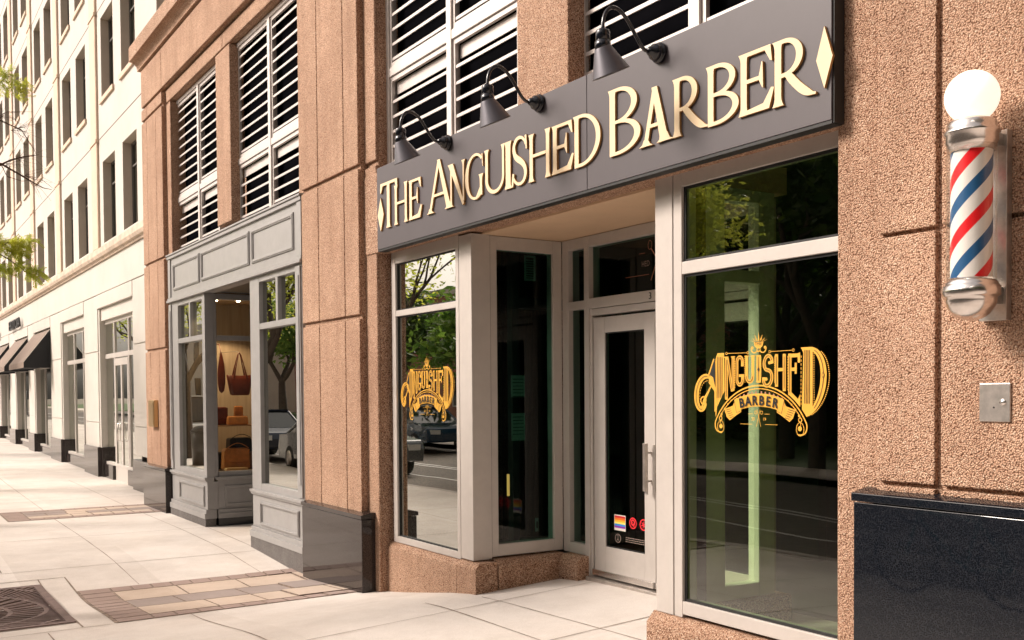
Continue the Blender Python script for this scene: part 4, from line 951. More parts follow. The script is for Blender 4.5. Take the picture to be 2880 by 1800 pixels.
# door stickers
st = thing('rainbow_sticker', 'rainbow striped sticker low on the barber door glass', 'sticker')
f = Flat(6.535, 0, 5.141, 0, .00005)
cols = [(.6, .02, .03), (.8, .16, .02), (.85, .45, .03), (.85, .72, .15), (.03, .25, .7), (.25, .02, .35), (.75, .70, .62)]
cm = [mat('sticker_stripe', c_, .5, var=.02) for c_ in cols]
f.poly([(-.004, .472), (.142, .472), (.142, .60), (-.004, .60)], 6)
for i in range(6): f.poly([(0, .592-.0165*(i+1)), (.138, .592-.0165*(i+1)), (.138, .592-.0165*i), (0, .592-.0165*i)], i, .0005)
f.mb.build('stripes', cm, st)
for i, (yc, lb) in enumerate(((6.30, 'red round no-entry style sticker nearer the rainbow one on the door glass'), (6.17, 'red round sticker with crossed mark nearest the door handle'))):
    st = thing('round_sticker', lb, 'sticker'); f = Flat(yc, .55, 5.141, 0, .00005); f.circ(0, 0, .041, .010, 0)
    if i == 0: f.circ(0, .006, .02, .012, 0); f.rib([(-.025, -.004), (.018, -.026)], .01, 0); f.rib([(-.02, .02), (.02, -.02)], .005, 0)
    else:
        for a in (20, 80, 140): f.rib([(-.028*cos(radians(a)), -.028*sin(radians(a))), (.028*cos(radians(a)), .028*sin(radians(a)))], .008, 0)
    f.mb.build('mark', REDV, st)
st = thing('door_notice', 'small round emblem and three lines of fine print at the foot of the door glass', 'sticker')
f = Flat(6.492, .408, 5.141, 0, .00005); f.circ(0, 0, .034, .005, 0); f.rib([(0, .02), (0, -.018)], .004, 0); f.rib([(-.012, -.018), (.0, -.002), (.012, -.018)], .004, 0); f.dot(0, .022, .005, 0)
f.mb.build('emblem', GREYV, st); f = Flat(6.492, .408, 5.1412, 0, .00005)
for r_i in range(3):
    x = .10
    while x < .36-.02*(r_i == 2):
        w = random.uniform(.008, .03); f.rib([(x, .018-.016*r_i), (x+w, .018-.016*r_i)], .0055, 0); x += w+.006
f.mb.build('print', GREYV, st)
st = thing('transom_lettering', 'faint copper scissors and letters HED on the glass above the barber door', 'window lettering')
f = Flat(6.04, 2.58, 5.141, 0, .00005)
f.rib([(-.34, -.07), (-.05, -.07)], .004, 0); f.rib([(-.17, .10), (-.10, .10)], .003, 0); f.rib([(-.03, -.12), (.05, .04), (.10, .12)], .010, 0); f.rib([(.10, -.12), (.03, .06), (-.03, .13)], .010, 0); f.circ(-.04, .155, .022, .004, 0, ry=.035)
f.mb.build('scissors', GREENV, st); textmesh('letters', 'HED', .062, GREYV, 6.13, 2.575, 5.139, st, sx=.8)
st = tag(textmesh('door_number', '3', .075, GASK, 6.03, 2.312, 5.0985, None, thick=.001), 'small black door number 3 on the metal bar above the barber door', 'door number')
# notices behind the return glass
for i, (z0, z1, lb) in enumerate(((1.56, 1.75, 'upper dim paper notice behind the narrow return glass'), (1.18, 1.42, 'lower printed paper notice behind the narrow return glass'))):
    tt = thing('paper_notice', lb, 'notice'); bx(4.73, 4.87, 7.45, 7.454, z0, z1).build('sheet', PAPER, tt)
    m = MB()
    for q in range(6): m.box(4.745, 4.855, 7.447, 7.4495, z1-.03-.03*q, z1-.036-.03*q)
    m.build('print', INTR, tt)
tag(bx(4.69, 4.712, 7.46, 7.47, .70, .89).build('orange_light_strip', ORANGE), 'narrow orange lit strip inside the return window', 'light strip')
tt = thing('wall_switch_plate', 'small pale switch plate low behind the return glass', 'switch plate'); bx(4.965, 5.0, 7.44, 7.444, .37, .49).build('plate', PAPER, tt); bx(4.975, 4.99, 7.436, 7.4395, .40, .46).build('switch', DEEP, tt)
tt = thing('wall_vent', 'small white slatted vent high inside the barber return window', 'vent'); m = MB(); m.box(4.885, 5.0, 7.46, 7.47, 2.58, 2.60); m.box(4.885, 5.0, 7.46, 7.47, 2.785, 2.80); m.box(4.885, 4.90, 7.46, 7.47, 2.6, 2.785); m.box(4.985, 5.0, 7.46, 7.47, 2.6, 2.785)
m.build('frame', PAPER, tt); m = MB()
for q in range(8): m.box(4.9, 4.985, 7.462, 7.468, 2.61+.021*q, 2.618+.021*q)
m.build('slats', PAPER, tt)

# ------------------------------------------------------------ cream building
CB = thing('cream_building', 'tall cream stone office building with paired deep windows, black awnings and shops below', 'building')
CX = 4.45
strips = [24.28, 29.40, 34.33, 39.10, 43.9, 48.7, 53.5, 58.3, 63.1]
sills = [4.93, 8.02, 10.80, 13.6, 16.4, 19.2]; WH = 1.76
wins = []
for s_ in [19.3]+strips: wins += [(s_-2.0, s_-.72), (s_-4.0, s_-2.74)]
Y0w, Y1w = 12.0, 64
wins = sorted([w for w in wins if w[0] > 15.2])
m = MB()
# wall made of solid bands between openings
zb = [4.6]+[z for s_ in sills for z in (s_, s_+WH)]+[22.5]
for i in range(0, len(zb), 2): m.box(CX, CX+.5, Y0w, Y1w, zb[i], zb[i+1])
for s_ in sills:
    y = Y0w
    for a, b in wins: m.box(CX, CX+.5, y, a, s_, s_+WH); y = b
    m.box(CX, CX+.5, y, Y1w, s_, s_+WH)
m.build('wall', CREAM, CB)
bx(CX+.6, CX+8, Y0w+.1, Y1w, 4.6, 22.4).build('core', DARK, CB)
m = MB()
for s_ in strips: m.box(CX-.055, CX+.01, s_-.33, s_+.33, 4.85, 22.5)
m.build('pilaster_strip', BEIGE, CB, bevel=.03)
# window reveals, frames and sills
for si, s_ in enumerate(sills):
    for a, b in wins:
        if si >= 4 and a < 19: continue
        m = MB(); x = CX+.17
        m.box(x, x+.06, a, a+.05, s_, s_+WH); m.box(x, x+.06, b-.05, b, s_, s_+WH); m.box(x+.001, x+.06, a+.05, b-.05, s_, s_+.05); m.box(x+.001, x+.06, a+.05, b-.05, s_+WH-.05, s_+WH); m.box(x+.002, x+.06, a+.05, b-.05, s_+WH*.72, s_+WH*.72+.035)
        o = m.build('window', mat('bronze_window_frame', (.10, .09, .08), .5) if 'WF' not in globals() else WF, CB)
        if 'WF' not in globals(): WF = o.data.materials[0]
        MB().add([(x+.03, b, s_), (x+.03, a, s_), (x+.03, a, s_+WH), (x+.03, b, s_+WH)], [(0, 1, 2, 3)]).build('pane', GLASSW, o)
        if si > 0: bx(CX-.045, CX+.17, a-.06, b+.05, s_-.085, s_+.012).build('sill', BEIGE, o)
        m = MB(); m.box(CX+.012, CX+.172, b-.004, b+.004, s_, s_+WH); m.box(CX+.012, CX+.172, a, b, s_+WH-.004, s_+WH+.004); m.build('reveal', REVEAL, o)
        if random.random() < .5: bx(x+.08, x+.09, a+.06, b-.06, s_+WH*random.uniform(.25, .75), s_+WH).build('blind', CREAM, o)
# joints between floors
JD = mat('dark_floor_sealant', (.12, .08, .06), .9)  # dark brown colour of the joint lines
for s_ in sills[1:]:
    m = MB(); m.box(CX-.002, CX+.004, 12.1, 63.9, s_-.79, s_-.768); m.build('floor_joint', JD, CB)
    m = MB()
    for st_ in strips: m.box(CX-.075, CX, st_-.36, st_+.36, s_-.83, s_-.765)
    m.build('string_course', BEIGE, CB)
prof = [(CX+.3, 4.56), (CX-.04, 4.56), (CX-.05, 4.60), (CX-.10, 4.62), (CX-.13, 4.68), (CX-.13, 4.80), (CX+.0, 4.88), (CX+.3, 4.88)]
m = MB(); yy = 17.9
while yy < 64: m.prism(prof, 'y', yy, min(64, yy+2.55)); yy += 2.56
m.build('ledge', LEDGE, CB)
# ground floor
bays = [(20.88, 24.50), (26.18, 29.66), (31.45, 34.85), (36.2, 39.65), (41.3, 44.6), (46.1, 49.4), (51, 54.2), (56, 59)]
m = MB(); m.box(CX, CX+.5, 17.9, 64, 3.88, 4.56); edges = [17.9]
for a, b in bays: edges += [a, b]
edges.append(64)
for i in range(0, len(edges), 2):
    a, b = edges[i], edges[i+1]
    m.box(CX, CX+.14, a, b, .42, .98+.0); m.box(CX, CX+.14, a, b, .995, 2.585); m.box(CX, CX+.14, a, b, 2.61, 3.86); m.box(CX+.02, CX+.5, a-.12*(i > 0), b+.12, .42, 3.86)
for a, b in bays: m.box(CX-.012, CX+.3, a, b, 3.56, 3.86); m.box(CX+.06, CX+.3, a, b, 3.28, 3.56)
m.build('ground_floor_wall', CREAM, CB, bevel=.006)
for i in range(0, len(edges), 2):
    a, b = edges[i], edges[i+1]; top = .34 if i == 0 else .43
    m = MB(); m.box(CX-.045, CX+.115, a-(.0 if i == 0 else .02), b+.02, -.6, top); m.box(CX+.035, CX+.5, a-(.0 if i == 0 else .15), b+.15, -.6, top-.004)
    m.build('plinth', GRANB, CB, bevel=.004)
def store(a, b, door_=None, dark=False):
    x = CX+.13; m = MB(); g0, g1 = a-.02, b-.05; w = .06
    m.box(x, x+.08, g0, g0+w, .1, 3.28); m.box(x, x+.08, g1-w, g1, .1, 3.28); m.box(x+.001, x+.08, g0+w, g1-w, 3.2, 3.28); m.box(x+.001, x+.08, g0+w, g1-w, 2.43, 2.53); m.box(x-.02, x+.08, g0+w, g1-w, .06, .12)
    ms_ = [g0+(g1-g0)*.29, g0+(g1-g0)*.66] if not door_ else [door_[0]-.04, door_[1]+.04]
    for y in ms_: m.box(x+.002, x+.08, y-.035, y+.035, .12 if not door_ else -.28, 3.2)
    o = m.build('storefront_window', ALU, CB, bevel=.003)
    pane(x+.03, g0+w, g1-w, .12, 2.43, o, GLASS if not dark else GLASSW); pane(x+.03, g0+w, g1-w, 2.53, 3.2, o, GLASS if not dark else GLASSW)
    pb = MB()
    if door_: pb.box(x-.06, x+.3, g0, door_[0]-.08, -.6, .06); pb.box(x-.06, x+.3, door_[1]+.08, g1, -.6, .06)
    else: pb.box(x-.06, x+.3, g0, g1, -.6, .06)
    pb.build('stall_riser', GRANB, o, bevel=.004)
    bx(x+1.6, x+1.7, a-.3, b+.3, -.3, 3.3).build('shop_back_wall', INTR, o)
    m = MB(); m.box(x+.12, x+.16, (a+b)/2+.2, (a+b)/2+.75, .1, 1.0); m.build('display_block', DEEP, o)
    if door_:
        d0, d1 = door_; m = MB(); xx = x-.005; mid = (d0+d1)/2
        m.box(xx, xx+.05, d0, d0+.09, -.26, 2.40); m.box(xx, xx+.05, d1-.09, d1, -.26, 2.40); m.box(xx+.001, xx+.05, d0+.09, d1-.09, -.26, .08); m.box(xx+.001, xx+.05, d0+.09, d1-.09, 2.25, 2.40); m.box(xx+.001, xx+.05, mid-.06, mid+.06, .08, 2.25)
        d = m.build('door', ALU, CB, bevel=.003); pane(xx+.02, d0+.09, d1-.09, .08, 2.25, d, GLASS)
        for yc in (mid+.12, mid-.12):
            h = MB(); h.tube([(xx-.005, yc, .62), (xx-.06, yc, .64), (xx-.06, yc, 1.0), (xx-.005, yc, 1.02)], .012, 8); h.build('handle', CHROME, d)
store(*bays[0], (22.0, 23.35)); store(*bays[1])
for bb in bays[2:]: store(*bb, dark=True)
for a, b in bays[2:7]:
    m = MB(); z0, z1, zv = 3.50, 2.56, 2.40; X1 = 3.74; a_, b_ = a-.02, b+.02
    m.add([(CX-.01, a_, z0), (CX-.01, b_, z0), (X1, b_, z1), (X1, a_, z1)], [(0, 1, 2, 3)], 0); m.add([(X1, a_, z1), (X1, b_, z1), (X1-.004, b_, zv), (X1-.004, a_, zv)], [(0, 1, 2, 3)], 0)
    for y in (a_, b_): m.add([(CX-.01, y, z0), (X1, y, z1), (X1-.004, y, zv), (CX-.01, y, zv)], [(0, 1, 2, 3)], 1)
    m.add([(CX-.01, a_+.01, zv+.05), (CX-.01, b_-.01, zv+.05), (X1+.01, b_-.01, zv+.02), (X1+.01, a_+.01, zv+.02)], [(0, 1, 2, 3)], 1)
    o = m.build('awning', [AWNT, AWNB], CB)
    MB().tube([(CX-.01, a_, z0), (X1, a_, z1+.003)], .008, 6).build('piping', CREAM, o)
textmesh('shop_lettering', 'EBDTOIA', .46, DEEP, 40.25, 3.92, CX-.10, CB, 'LEFT', .03, sx=1.55)
textmesh('shop_lettering', 'BEN I S', .40, DEEP, 47.6, 3.85, CX-.10, CB, 'LEFT', .03, sx=3.0)
h = MB(); h.tube([(CX+.10, 36.6, .95), (CX-.02, 36.6, 1.0), (CX-.02, 36.6, 1.75), (CX+.10, 36.6, 1.8)], .02, 8); h.build('door_handle', DEEP, CB)

# ------------------------------------------------------------ vegetation
def grow(mb, tips, p, d, L, r, depth, rnd, spread=.55, up=.15, taper=.68, seg=4):
    path = [p.copy()]; rs = [r]
    for i in range(seg):
        d = (d+Vector((rnd.uniform(-1, 1), rnd.uniform(-1, 1), rnd.uniform(-.6, .8)))*.16+Vector((0, 0, up*.1))).normalized()
        p = p+d*L/seg; path.append(p.copy()); rs.append(r*(1-(1-taper)*(i+1)/seg))
    mb.tube(path, rs, 8 if r > .05 else 5, cap=False)
    if depth <= 1: tips += [path[-1], path[-2]]
    if depth <= 0: return
    for k_ in range(rnd.choice((2, 3, 3))):
        a = rnd.uniform(0, 2*pi); q = d.orthogonal().normalized(); q.rotate(Matrix.Rotation(a, 3, d))
        nd = (d*(1-spread*.5)+q*spread*rnd.uniform(.6, 1.2)+Vector((0, 0, up))).normalized()
        grow(mb, tips, path[-1] if k_ else path[-2], nd, L*rnd.uniform(.62, .85), rs[-1]*.8, depth-1, rnd, spread, up, taper, seg)
def leaves(tips, n, spread, size, rnd, box=None):
    mb = MB(); V = []; Fc = []
    for i in range(n):
        c = rnd.choice(tips); p = c+Vector((rnd.gauss(0, spread), rnd.gauss(0, spread), rnd.gauss(0, spread*.7)))
        if box and not box(p): continue
        a = Vector((rnd.uniform(-1, 1), rnd.uniform(-1, 1), rnd.uniform(-.6, .6))).normalized(); b_ = a.orthogonal().normalized(); b_.rotate(Matrix.Rotation(rnd.uniform(0, 6.28), 3, a))
        s_ = size*rnd.uniform(.6, 1.3); k_ = len(V)
        V += [p-a*s_, p+b_*s_*.38, p+a*s_, p-b_*s_*.38]; Fc.append((k_, k_+1, k_+2, k_+3))
    mb.add(V, Fc); return mb
def tree(x, y, label, seed, h0=2.2, L=1.7, r=.16, depth=4, leaf=LEAFD, nleaf=5000, lsize=.13, spread=.5, name='tree', group=None, lean=(0, 0), bx_=None, lsp=.45):
    rnd = random.Random(seed); z = gz(x, y)-.15
    t = thing(name, label, 'tree', group); t.location = (x, y, z)
    mb = MB(); tips = []; d = Vector((lean[0], lean[1], 1)).normalized(); base = Vector((0, 0, 0)); top = d*h0
    mb.tube([base, base+Vector((0, 0, .15)), top*.5, top], [r*1.35, r*1.1, r, r*.9], 10, cap=False)
    for k_ in range(3):
        a = 2*pi*k_/3+rnd.uniform(-.4, .4); nd = Vector((cos(a)*spread, sin(a)*spread, .9)).normalized()
        grow(mb, tips, top.copy(), nd, L, r*.68, depth-1, rnd, spread)
    mb.build('trunk', BARK, t)
    o = leaves(tips, nleaf, lsp, lsize, rnd, (lambda p: bx_(p+Vector((x, y, z)))) if bx_ else None).build('crown', leaf, t)
    return t
# far-side trees (seen in the window reflections)
spots = [(-10.4, 9.5, 3.0, 2.3), (-12.2, 13, 2.6, 2.4), (-10.8, 16.6, 3.1, 2.3), (-13.0, 19.6, 3.0, 2.5), (-10.9, 23, 2.4, 2.2), (-14.5, 26, 2.6, 2.2), (-15.8, 16, 3.2, 2.6), (-16.5, 10, 3.2, 2.6), (-15.4, 22.5, 3.0, 2.6), (-10.8, 33, 1.9, 1.35), (-13.5, 5.5, 3, 2.5), (-12, 42, 2.2, 1.5), (-10.5, 52, 2.4, 1.6)]
lb = ['nearest the road crossing', 'behind the nearest one', 'opposite the big window', 'dense one behind the verge', 'opposite the entrance', 'set back on the lawn', 'tallest at the back', 'back row by the lawn edge', 'back row opposite the entrance', 'small round one further down the road', 'far right of the row', 'beside the brick building', 'furthest down the road']
for i, (x, y, h0, L) in enumerate(spots):
    tree(x, y, 'leafy green tree across the road, '+lb[i], 40+i, h0, L, .2, 4, LEAFD if i % 3 else LEAFM, 7500, .17, .62, 'broadleaf_tree', None, lsp=.6)
hm = leaves([Vector((-19.5+random.uniform(-1.4, 1.4), y, z)) for y in [i*.5-10 for i in range(90)] for z in (.3, 1.2, 2.2, 3.2, 4.4, 5.6)], 26000, .5, .2, random.Random(5)); o = hm.build('shrub_belt', LEAFD); o['kind'] = 'stuff'; tag(o, 'dense dark shrub belt behind the trees across the road', 'shrubs')
for i, (x, y, h0, L) in enumerate([(-10.6, 1.0, 3.0, 2.3), (-11.5, -5, 2.8, 2.4), (-14, -1.5, 3.2, 2.6), (-4.5, -9.5, 2.8, 2.2), (.2, -5.2, 2.4, 1.7)]):  # trees added out of view to keep sky light off the recess
    tree(x, y, 'unseen tree added behind the camera to cut sky light, '+['first across the road', 'second across the road', 'back row on the lawn', 'in the median', 'in the near kerb'][i], 60+i, h0, L, .2, 4, LEAFD, 8000, .17, .62, 'broadleaf_tree', None, lsp=.6)
wh = thing('added_dark_backdrop', 'dark mass added behind the trees across the road to close bright sky gaps', 'building')  # added mass that blocks bright sky between the mirrored trees
bx(-40, -24, -12, 33, -1, 9.5).build('wall', mat('backdrop_dark_wall', (.035, .028, .022), .95), wh); bx(-40.3, -23.8, -12.2, 33.2, 9.5, 9.9).build('parapet', mat('backdrop_dark_coping', (.07, .06, .05), .9), wh)
# kerb trees on this side: the first reaches into the picture from the left
def inframe(p): return p.x/p.y > .095
def nearbox(p): return p.x/max(p.y, 1) < .098 and p.z > 2.1
for i, (x, y, sz) in enumerate(((.46, 16.9, .10), (.5, 23.2, .16), (.45, 29.4, .15), (.5, 36.0, .16))):
    tree(x, y, ['slim young honey locust in the kerb, second pit from the camera', 'kerb honey locust opposite the far paver band', 'kerb honey locust opposite the first cream storefront', 'kerb honey locust opposite the awnings'][i], 80+i, 2.3, 1.25, sz, 4, LEAFY, 2200 if i == 0 else 5200, .055, .5, 'honey_locust_tree', None, bx_=nearbox, lsp=.28)
KT = thing('honey_locust_tree', 'honey locust by the iron grate, its twigs reaching in from the left edge', 'tree')
rnd = random.Random(11); mb = MB(); tips = []
mb.tube([(.46, 10.3, -.4), (.46, 10.3, -.1), (.44, 10.28, 1.2), (.48, 10.3, 2.4)], [.15, .12, .10, .095], 12, cap=False)
for a, up_ in ((195, .9), (240, .9)):
    grow(mb, tips, Vector((.48, 10.3, 2.35)), Vector((cos(radians(a))*.6, sin(radians(a))*.6, up_)).normalized(), .85, .05, 3, rnd, .45)
mb.build('trunk', BARK, KT)
tw = MB(); yb = 10.2
def br(pts, r0, r1): n = len(pts); tw.tube([(a, b, c) for a, b, c in pts], [.55*(r0+(r1-r0)*i/(n-1)) for i in range(n)], 6, cap=False)
br([(.48, 10.3, 2.4), (.58, 10.28, 3.0), (.80, yb, 3.55), (1.054, yb, 3.675), (1.142, yb, 3.732), (1.25, yb, 3.775), (1.378, yb, 3.808)], .035, .004)
br([(.88, yb, 3.6), (1.06, yb, 3.69), (1.227, yb+.02, 3.607), (1.33, yb, 3.545), (1.402, yb, 3.509), (1.48, yb, 3.50)], .022, .003)
br([(1.06, yb, 3.69), (1.12, yb+.1, 3.60), (1.25, yb+.15, 3.58), (1.42, yb+.1, 3.61)], .008, .002)
br([(.6, 10.28, 2.9), (.8, yb, 3.8), (1.0, yb, 4.09), (1.062, yb, 4.075), (1.234, yb, 4.015), (1.334, yb, 3.851), (1.36, yb, 3.80)], .02, .0025)
br([(1.0, yb, 4.07), (1.1, yb-.1, 4.13), (1.2, yb-.05, 4.16), (1.33, yb, 4.19)], .006, .002)
br([(.8, yb, 3.8), (.95, yb, 4.25), (1.06, yb, 4.40), (1.12, yb, 4.47), (1.2, yb, 4.5)], .014, .003)
br([(.55, 10.28, 2.6), (.8, yb, 2.86), (1.0, yb, 2.90), (1.12, yb, 2.83), (1.25, yb, 2.73), (1.36, yb, 2.68)], .018, .003)
br([(1.0, yb, 2.90), (1.1, yb-.1, 2.98), (1.2, yb, 3.0), (1.28, yb, 2.97)], .006, .002)
for i in range(70):   # fine twigs
    s0 = random.choice([(1.1, 3.7), (1.2, 4.02), (1.25, 3.6), (1.05, 4.1), (1.3, 3.55), (1.15, 4.0), (1.2, 3.75), (1.1, 3.68)]); dx, dz = random.uniform(.05, .26), random.uniform(-.16, .13)
    y = yb+random.uniform(-.2, .2); br([(s0[0], yb, s0[1]), (s0[0]+dx*.5, y, s0[1]+dz*.3+.015), (s0[0]+dx, y, s0[1]+dz)], .0028, .0012)
tw.build('branches', TWIG, KT)
def spray(cs, n, size, sp_):
    mb = MB(); V = []; Fc = []
    for _ in range(n):
        c = Vector(random.choice(cs)); c += Vector((random.gauss(0, sp_), random.gauss(0, sp_*1.5), random.gauss(0, sp_*.55)))
        ax = Vector((random.uniform(-.2, 1), random.uniform(-.7, .7), random.uniform(-.7, .35))).normalized()
        for q in range(9):   # pinnate leaflets
            for s_ in (-1, 1):
                p = c+ax*q*.011; d = (ax*.5+ax.orthogonal().normalized()*s_+Vector((0, 0, random.uniform(-.3, .3)))).normalized(); w = ax.cross(d).cross(d).normalized()
                k_ = len(V); V += [p, p+d*size*.5+w*size*.2, p+d*size, p+d*size*.5-w*size*.2]; Fc.append((k_, k_+1, k_+2, k_+3))
    mb.add(V, Fc); return mb
L1 = [(1.0, yb, 4.5), (1.08, yb, 4.5), (1.12, yb, 4.47), (1.16, yb, 4.42), (1.2, yb, 4.38), (1.24, yb, 4.47), (1.05, yb, 4.38), (1.22, yb, 4.33)]
L2 = [(.95, yb, 3.02), (1.02, yb, 3.0), (1.1, yb, 2.98), (1.18, yb, 3.0), (1.26, yb, 3.0), (1.0, yb, 2.90), (1.12, yb, 2.92), (1.2, yb, 2.9), (1.0, yb, 2.76), (1.08, yb, 2.74), (1.16, yb, 2.80), (1.26, yb, 2.75), (1.32, yb, 2.72)]
spray(L1+L2+L2, 430, .024, .032).build('leaf_sprays', LEAFY, KT)
leaves(tips, 5200, .25, .05, rnd, lambda p: p.x/p.y < .085 and p.z > 2.2).build('crown', LEAFY, KT)

# ------------------------------------------------------------ across the road
bk = thing('brick_building', 'low red brick building across the road mirrored in the shop windows', 'building')
bx(-32, -20.8, 36, 78, -.6, 7.4).build('wall', BRICKR, bk); bx(-32.3, -20.6, 35.8, 78.2, 7.4, 7.8).build('parapet', CREAM, bk)
for y in range(39, 76, 4):
    for z in (.8, 4.2):
        m = MB(); m.box(-20.80, -20.72, y, y+.08, z, z+2); m.box(-20.80, -20.72, y+1.5, y+1.58, z, z+2); m.box(-20.80, -20.72, y+.08, y+1.5, z, z+.08); m.box(-20.80, -20.72, y+.08, y+1.5, z+1.92, z+2); o = m.build('window', CREAM, bk); bx(-20.79, -20.77, y+.08, y+1.5, z+.08, z+1.92).build('pane', CARGL, o)
cb2 = thing('pale_house', 'pale rendered house with dark windows across the road further down', 'house')
bx(-30, -15.5, 84, 104, -.6, 7.5).build('wall', CREAM, cb2)
for y in range(86, 102, 4): bx(-15.5, -15.44, y, y+1.4, 1, 3).build('window', CARGL, cb2); bx(-15.5, -15.44, y, y+1.4, 4.4, 6).build('window', CARGL, cb2)
def car(x, y, paint, label, s_=1, van=False):
    t = thing('parked_car', label, 'car', 'cars parked along the kerb'); W_ = .88; z = kz(0, y)-.14
    body = [(-2.2, .35), (-2.25, .65), (-2.15, .85), (-1.2, .95), (1.3, 1.0), (2.15, .92), (2.25, .6), (2.2, .33)]
    cab = [(-1.25, .94), (-.55, 1.42), (.9, 1.45), (1.75, .98)] if not van else [(-1.6, .94), (-1.15, 1.78), (2.1, 1.82), (2.2, .96)]
    m = MB(); m.prism([(y+a, z+b) for a, b in body], 'x', x-W_, x+W_); m.build('body', paint, t, bevel=.07)
    def tap(pts, wlo, whi, mt, n):
        m = MB(); zs = [p_[1] for p_ in pts]; lo, hi = min(zs), max(zs)
        def w(zz): return wlo+(whi-wlo)*(zz-lo)/(hi-lo)
        vs = [(x-w(b), y+a, z+b) for a, b in pts]+[(x+w(b), y+a, z+b) for a, b in pts]; k_ = len(pts)
        m.add(vs, [list(range(k_)), list(range(k_, 2*k_))[::-1]]+[(i, k_+i, k_+(i+1) % k_, (i+1) % k_) for i in range(k_)]); return m.build(n, mt, t, bevel=.03)
    tap(cab, .80, .62, CARGL, 'windows')
    rf = MB(); top = cab[1:3]; rf.box(x-.63, x+.63, y+top[0][0]-.03, y+top[1][0]+.03, z+top[1][1]-.03, z+top[1][1]+.025); 
    for a in (cab[0], cab[3]):
        q = cab[1] if a is cab[0] else cab[2]
        for sd_ in (-1, 1): rf.tube([(x+sd_*.79, y+a[0], z+a[1]), (x+sd_*.62, y+q[0], z+q[1])], .035, 6)
    for sd_ in (-1, 1): rf.tube([(x+sd_*.80, y+.2, z+.96), (x+sd_*.635, y+.2, z+cab[1][1])], .03, 6)
    rf.build('roof', paint, t)
    for a in (-1.4, 1.4):
        for sd_ in (-1, 1):
            M_ = Matrix.Translation((x+sd_*(W_-.1), y+a, z+.33)) @ Matrix.Rotation(radians(90), 4, 'Y'); m = MB(); m.lathe([(.001, -.12), (.30, -.12), (.33, -.08), (.33, .08), (.30, .12), (.001, .12)], 0, 0, 24, M_=M_); o = m.build('wheel', TYRE, t)
            m = MB(); m.lathe([(.001, -.13), (.2, -.125), (.21, 0), (.2, .125), (.001, .13)], 0, 0, 18, M_=M_); m.build('rim', BRUSH, o)
    for sd_ in (-1, 1):
        bx(x+sd_*.62-.16, x+sd_*.62+.16, y-2.27, y-2.16, z+.62, z+.76).build('headlight', LAMPW, t); bx(x+sd_*.64-.14, x+sd_*.64+.14, y+2.15, y+2.27, z+.68, z+.84).build('tail_light', LAMPR, t)
car(-7.25, 30.5, CARP['teal'], 'dark blue car parked across the road, mirrored left of the entrance'); car(-7.25, 36.3, CARP['white'], 'white car parked across the road behind the dark blue one'); car(-2.0, 24.0, CARP['silver'], 'grey sedan parked at the kerb, mirrored in the shop window')
car(-2.0, 30.2, CARP['navy'], 'dark navy car parked behind the grey one'); car(-2.05, 37.5, CARP['white'], 'white van parked at the kerb furthest along', 1, True)
tc = thing('litter_bin', 'dark round litter bin standing near the kerb, mirrored in the shop window', 'bin'); m = MB(); zz = gz(.8, 26.6); m.lathe([(.001, zz), (.26, zz), (.30, zz+.85), (.28, zz+.86), (.001, zz+.80)], .8, 26.6, 28); m.build('body', DEEP, tc); m = MB(); m.lathe([(.30, zz+.86), (.32, zz+.88), (.2, zz+1.0), (.12, zz+1.02)], .8, 26.6, 28); m.build('lid', DEEP, tc)
# posts with wires across the road
pl = thing('street_lamp', 'slim dark street lamp at the far kerb', 'street lamp'); MB().tube([(-9, 20.2, -.4), (-9, 20.2, 5.4), (-8.6, 20.2, 5.9), (-7.6, 20.2, 6.0)], [.09, .06, .05, .04], 10).build('pole', DEEP, pl); bx(-7.9, -7.2, 20.08, 20.32, 5.93, 6.05).build('head', DEEP, pl, bevel=.03)

ob = thing('sky_light_blocker', 'unseen dark block added behind the camera to cut low sky light', 'building')  # added out of view to keep low sky light off the returns
bx(-30, 12, -40, -13, -1, 26).build('wall', mat('light_blocker_dark', (.10, .085, .075), .85), ob)
for z in range(1, 25, 4):
    for x in range(-24, 8, 4): m = MB(); m.box(x, x+1.8, -13, -12.97, z, z+2.2); m.build('window', CARGL, ob)

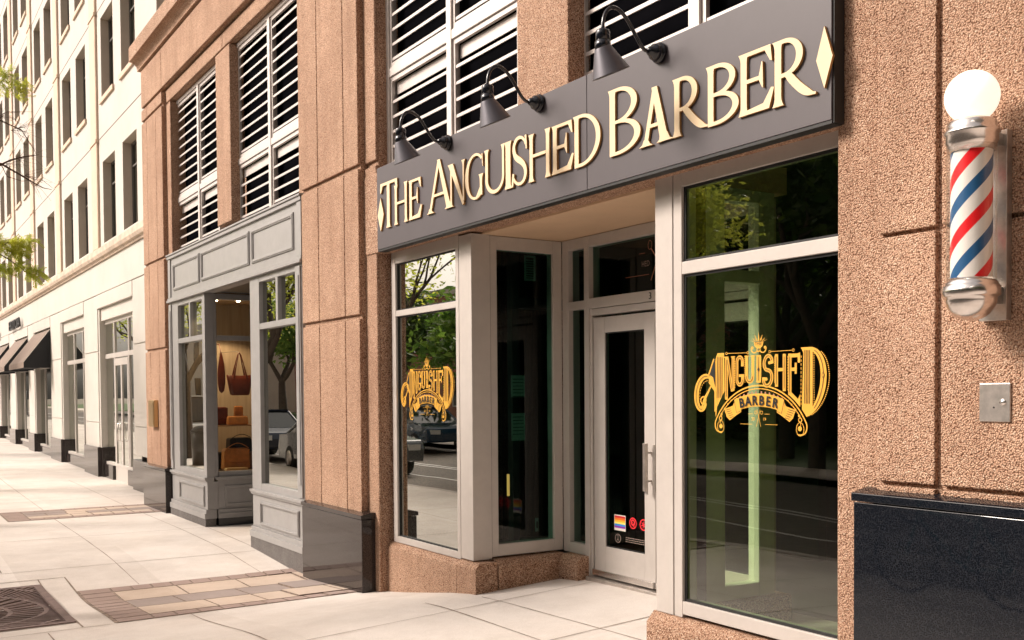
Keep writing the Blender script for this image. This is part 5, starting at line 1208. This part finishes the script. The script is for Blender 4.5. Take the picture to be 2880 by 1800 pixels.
# street lamp and bicycle at the near kerb (mirrored in the black granite)
sl = thing('kerb_street_lamp', 'dark street lamp post with flared iron base at the near kerb', 'street lamp')
z0 = gz(-.4, 6.9); m = MB(); m.lathe([(.001, z0), (.20, z0), (.20, z0+.08), (.16, z0+.14), (.13, z0+.35), (.085, z0+.75), (.075, z0+.8), (.065, z0+3.6), (.05, z0+3.7), (.001, z0+3.7)], -.4, 6.9, 24); m.build('pole', DEEP, sl)
m = MB(); m.lathe([(.05, z0+3.7), (.13, z0+3.8), (.17, z0+4.05), (.10, z0+4.25), (.001, z0+4.32)], -.4, 6.9, 24); m.build('lantern', LAMPW, sl)
bc = thing('bicycle', 'dark bicycle parked by the near kerb, mirrored in the black granite base', 'bicycle')
bxx, byy, bz0 = -.2, 5.4, gz(-.2, 5.4)+.34
def P3(a, b): return (bxx, byy+a, bz0+b)
for a in (-.52, .52):
    m = MB(); m.tube([P3(a+.33*cos(2*pi*i/36), .33*sin(2*pi*i/36)) for i in range(37)], .018, 8, cap=False); w = m.build('wheel', TYRE, bc)
    m = MB()
    for i in range(14): m.tube([P3(a, 0), P3(a+.32*cos(2*pi*i/14), .32*sin(2*pi*i/14))], .0025, 4, cap=False)
    m.build('spokes', CHROME, w)
TE = mat('teal_bike_paint', (.01, .16, .18), .3, coat=.5)
m = MB()
for a, b in ((P3(-.52, 0), P3(-.08, -.05)), (P3(-.08, -.05), P3(-.22, .45)), (P3(-.52, 0), P3(-.2, .38)), (P3(-.2, .38), P3(.36, .42)), (P3(-.08, -.05), P3(.38, .34)), (P3(.36, .5), P3(.52, 0))): m.tube([a, b], .017, 8)
m.build('frame', TE, bc); MB().box(bxx-.07, bxx+.07, byy-.36, byy-.12, bz0+.47, bz0+.51).build('saddle', LEATHK, bc, bevel=.02)
MB().tube([(bxx-.28, byy+.28, bz0+.55), (bxx-.2, byy+.36, bz0+.56), (bxx+.2, byy+.36, bz0+.56), (bxx+.28, byy+.28, bz0+.55)], .014, 8).build('handlebar', DEEP, bc)
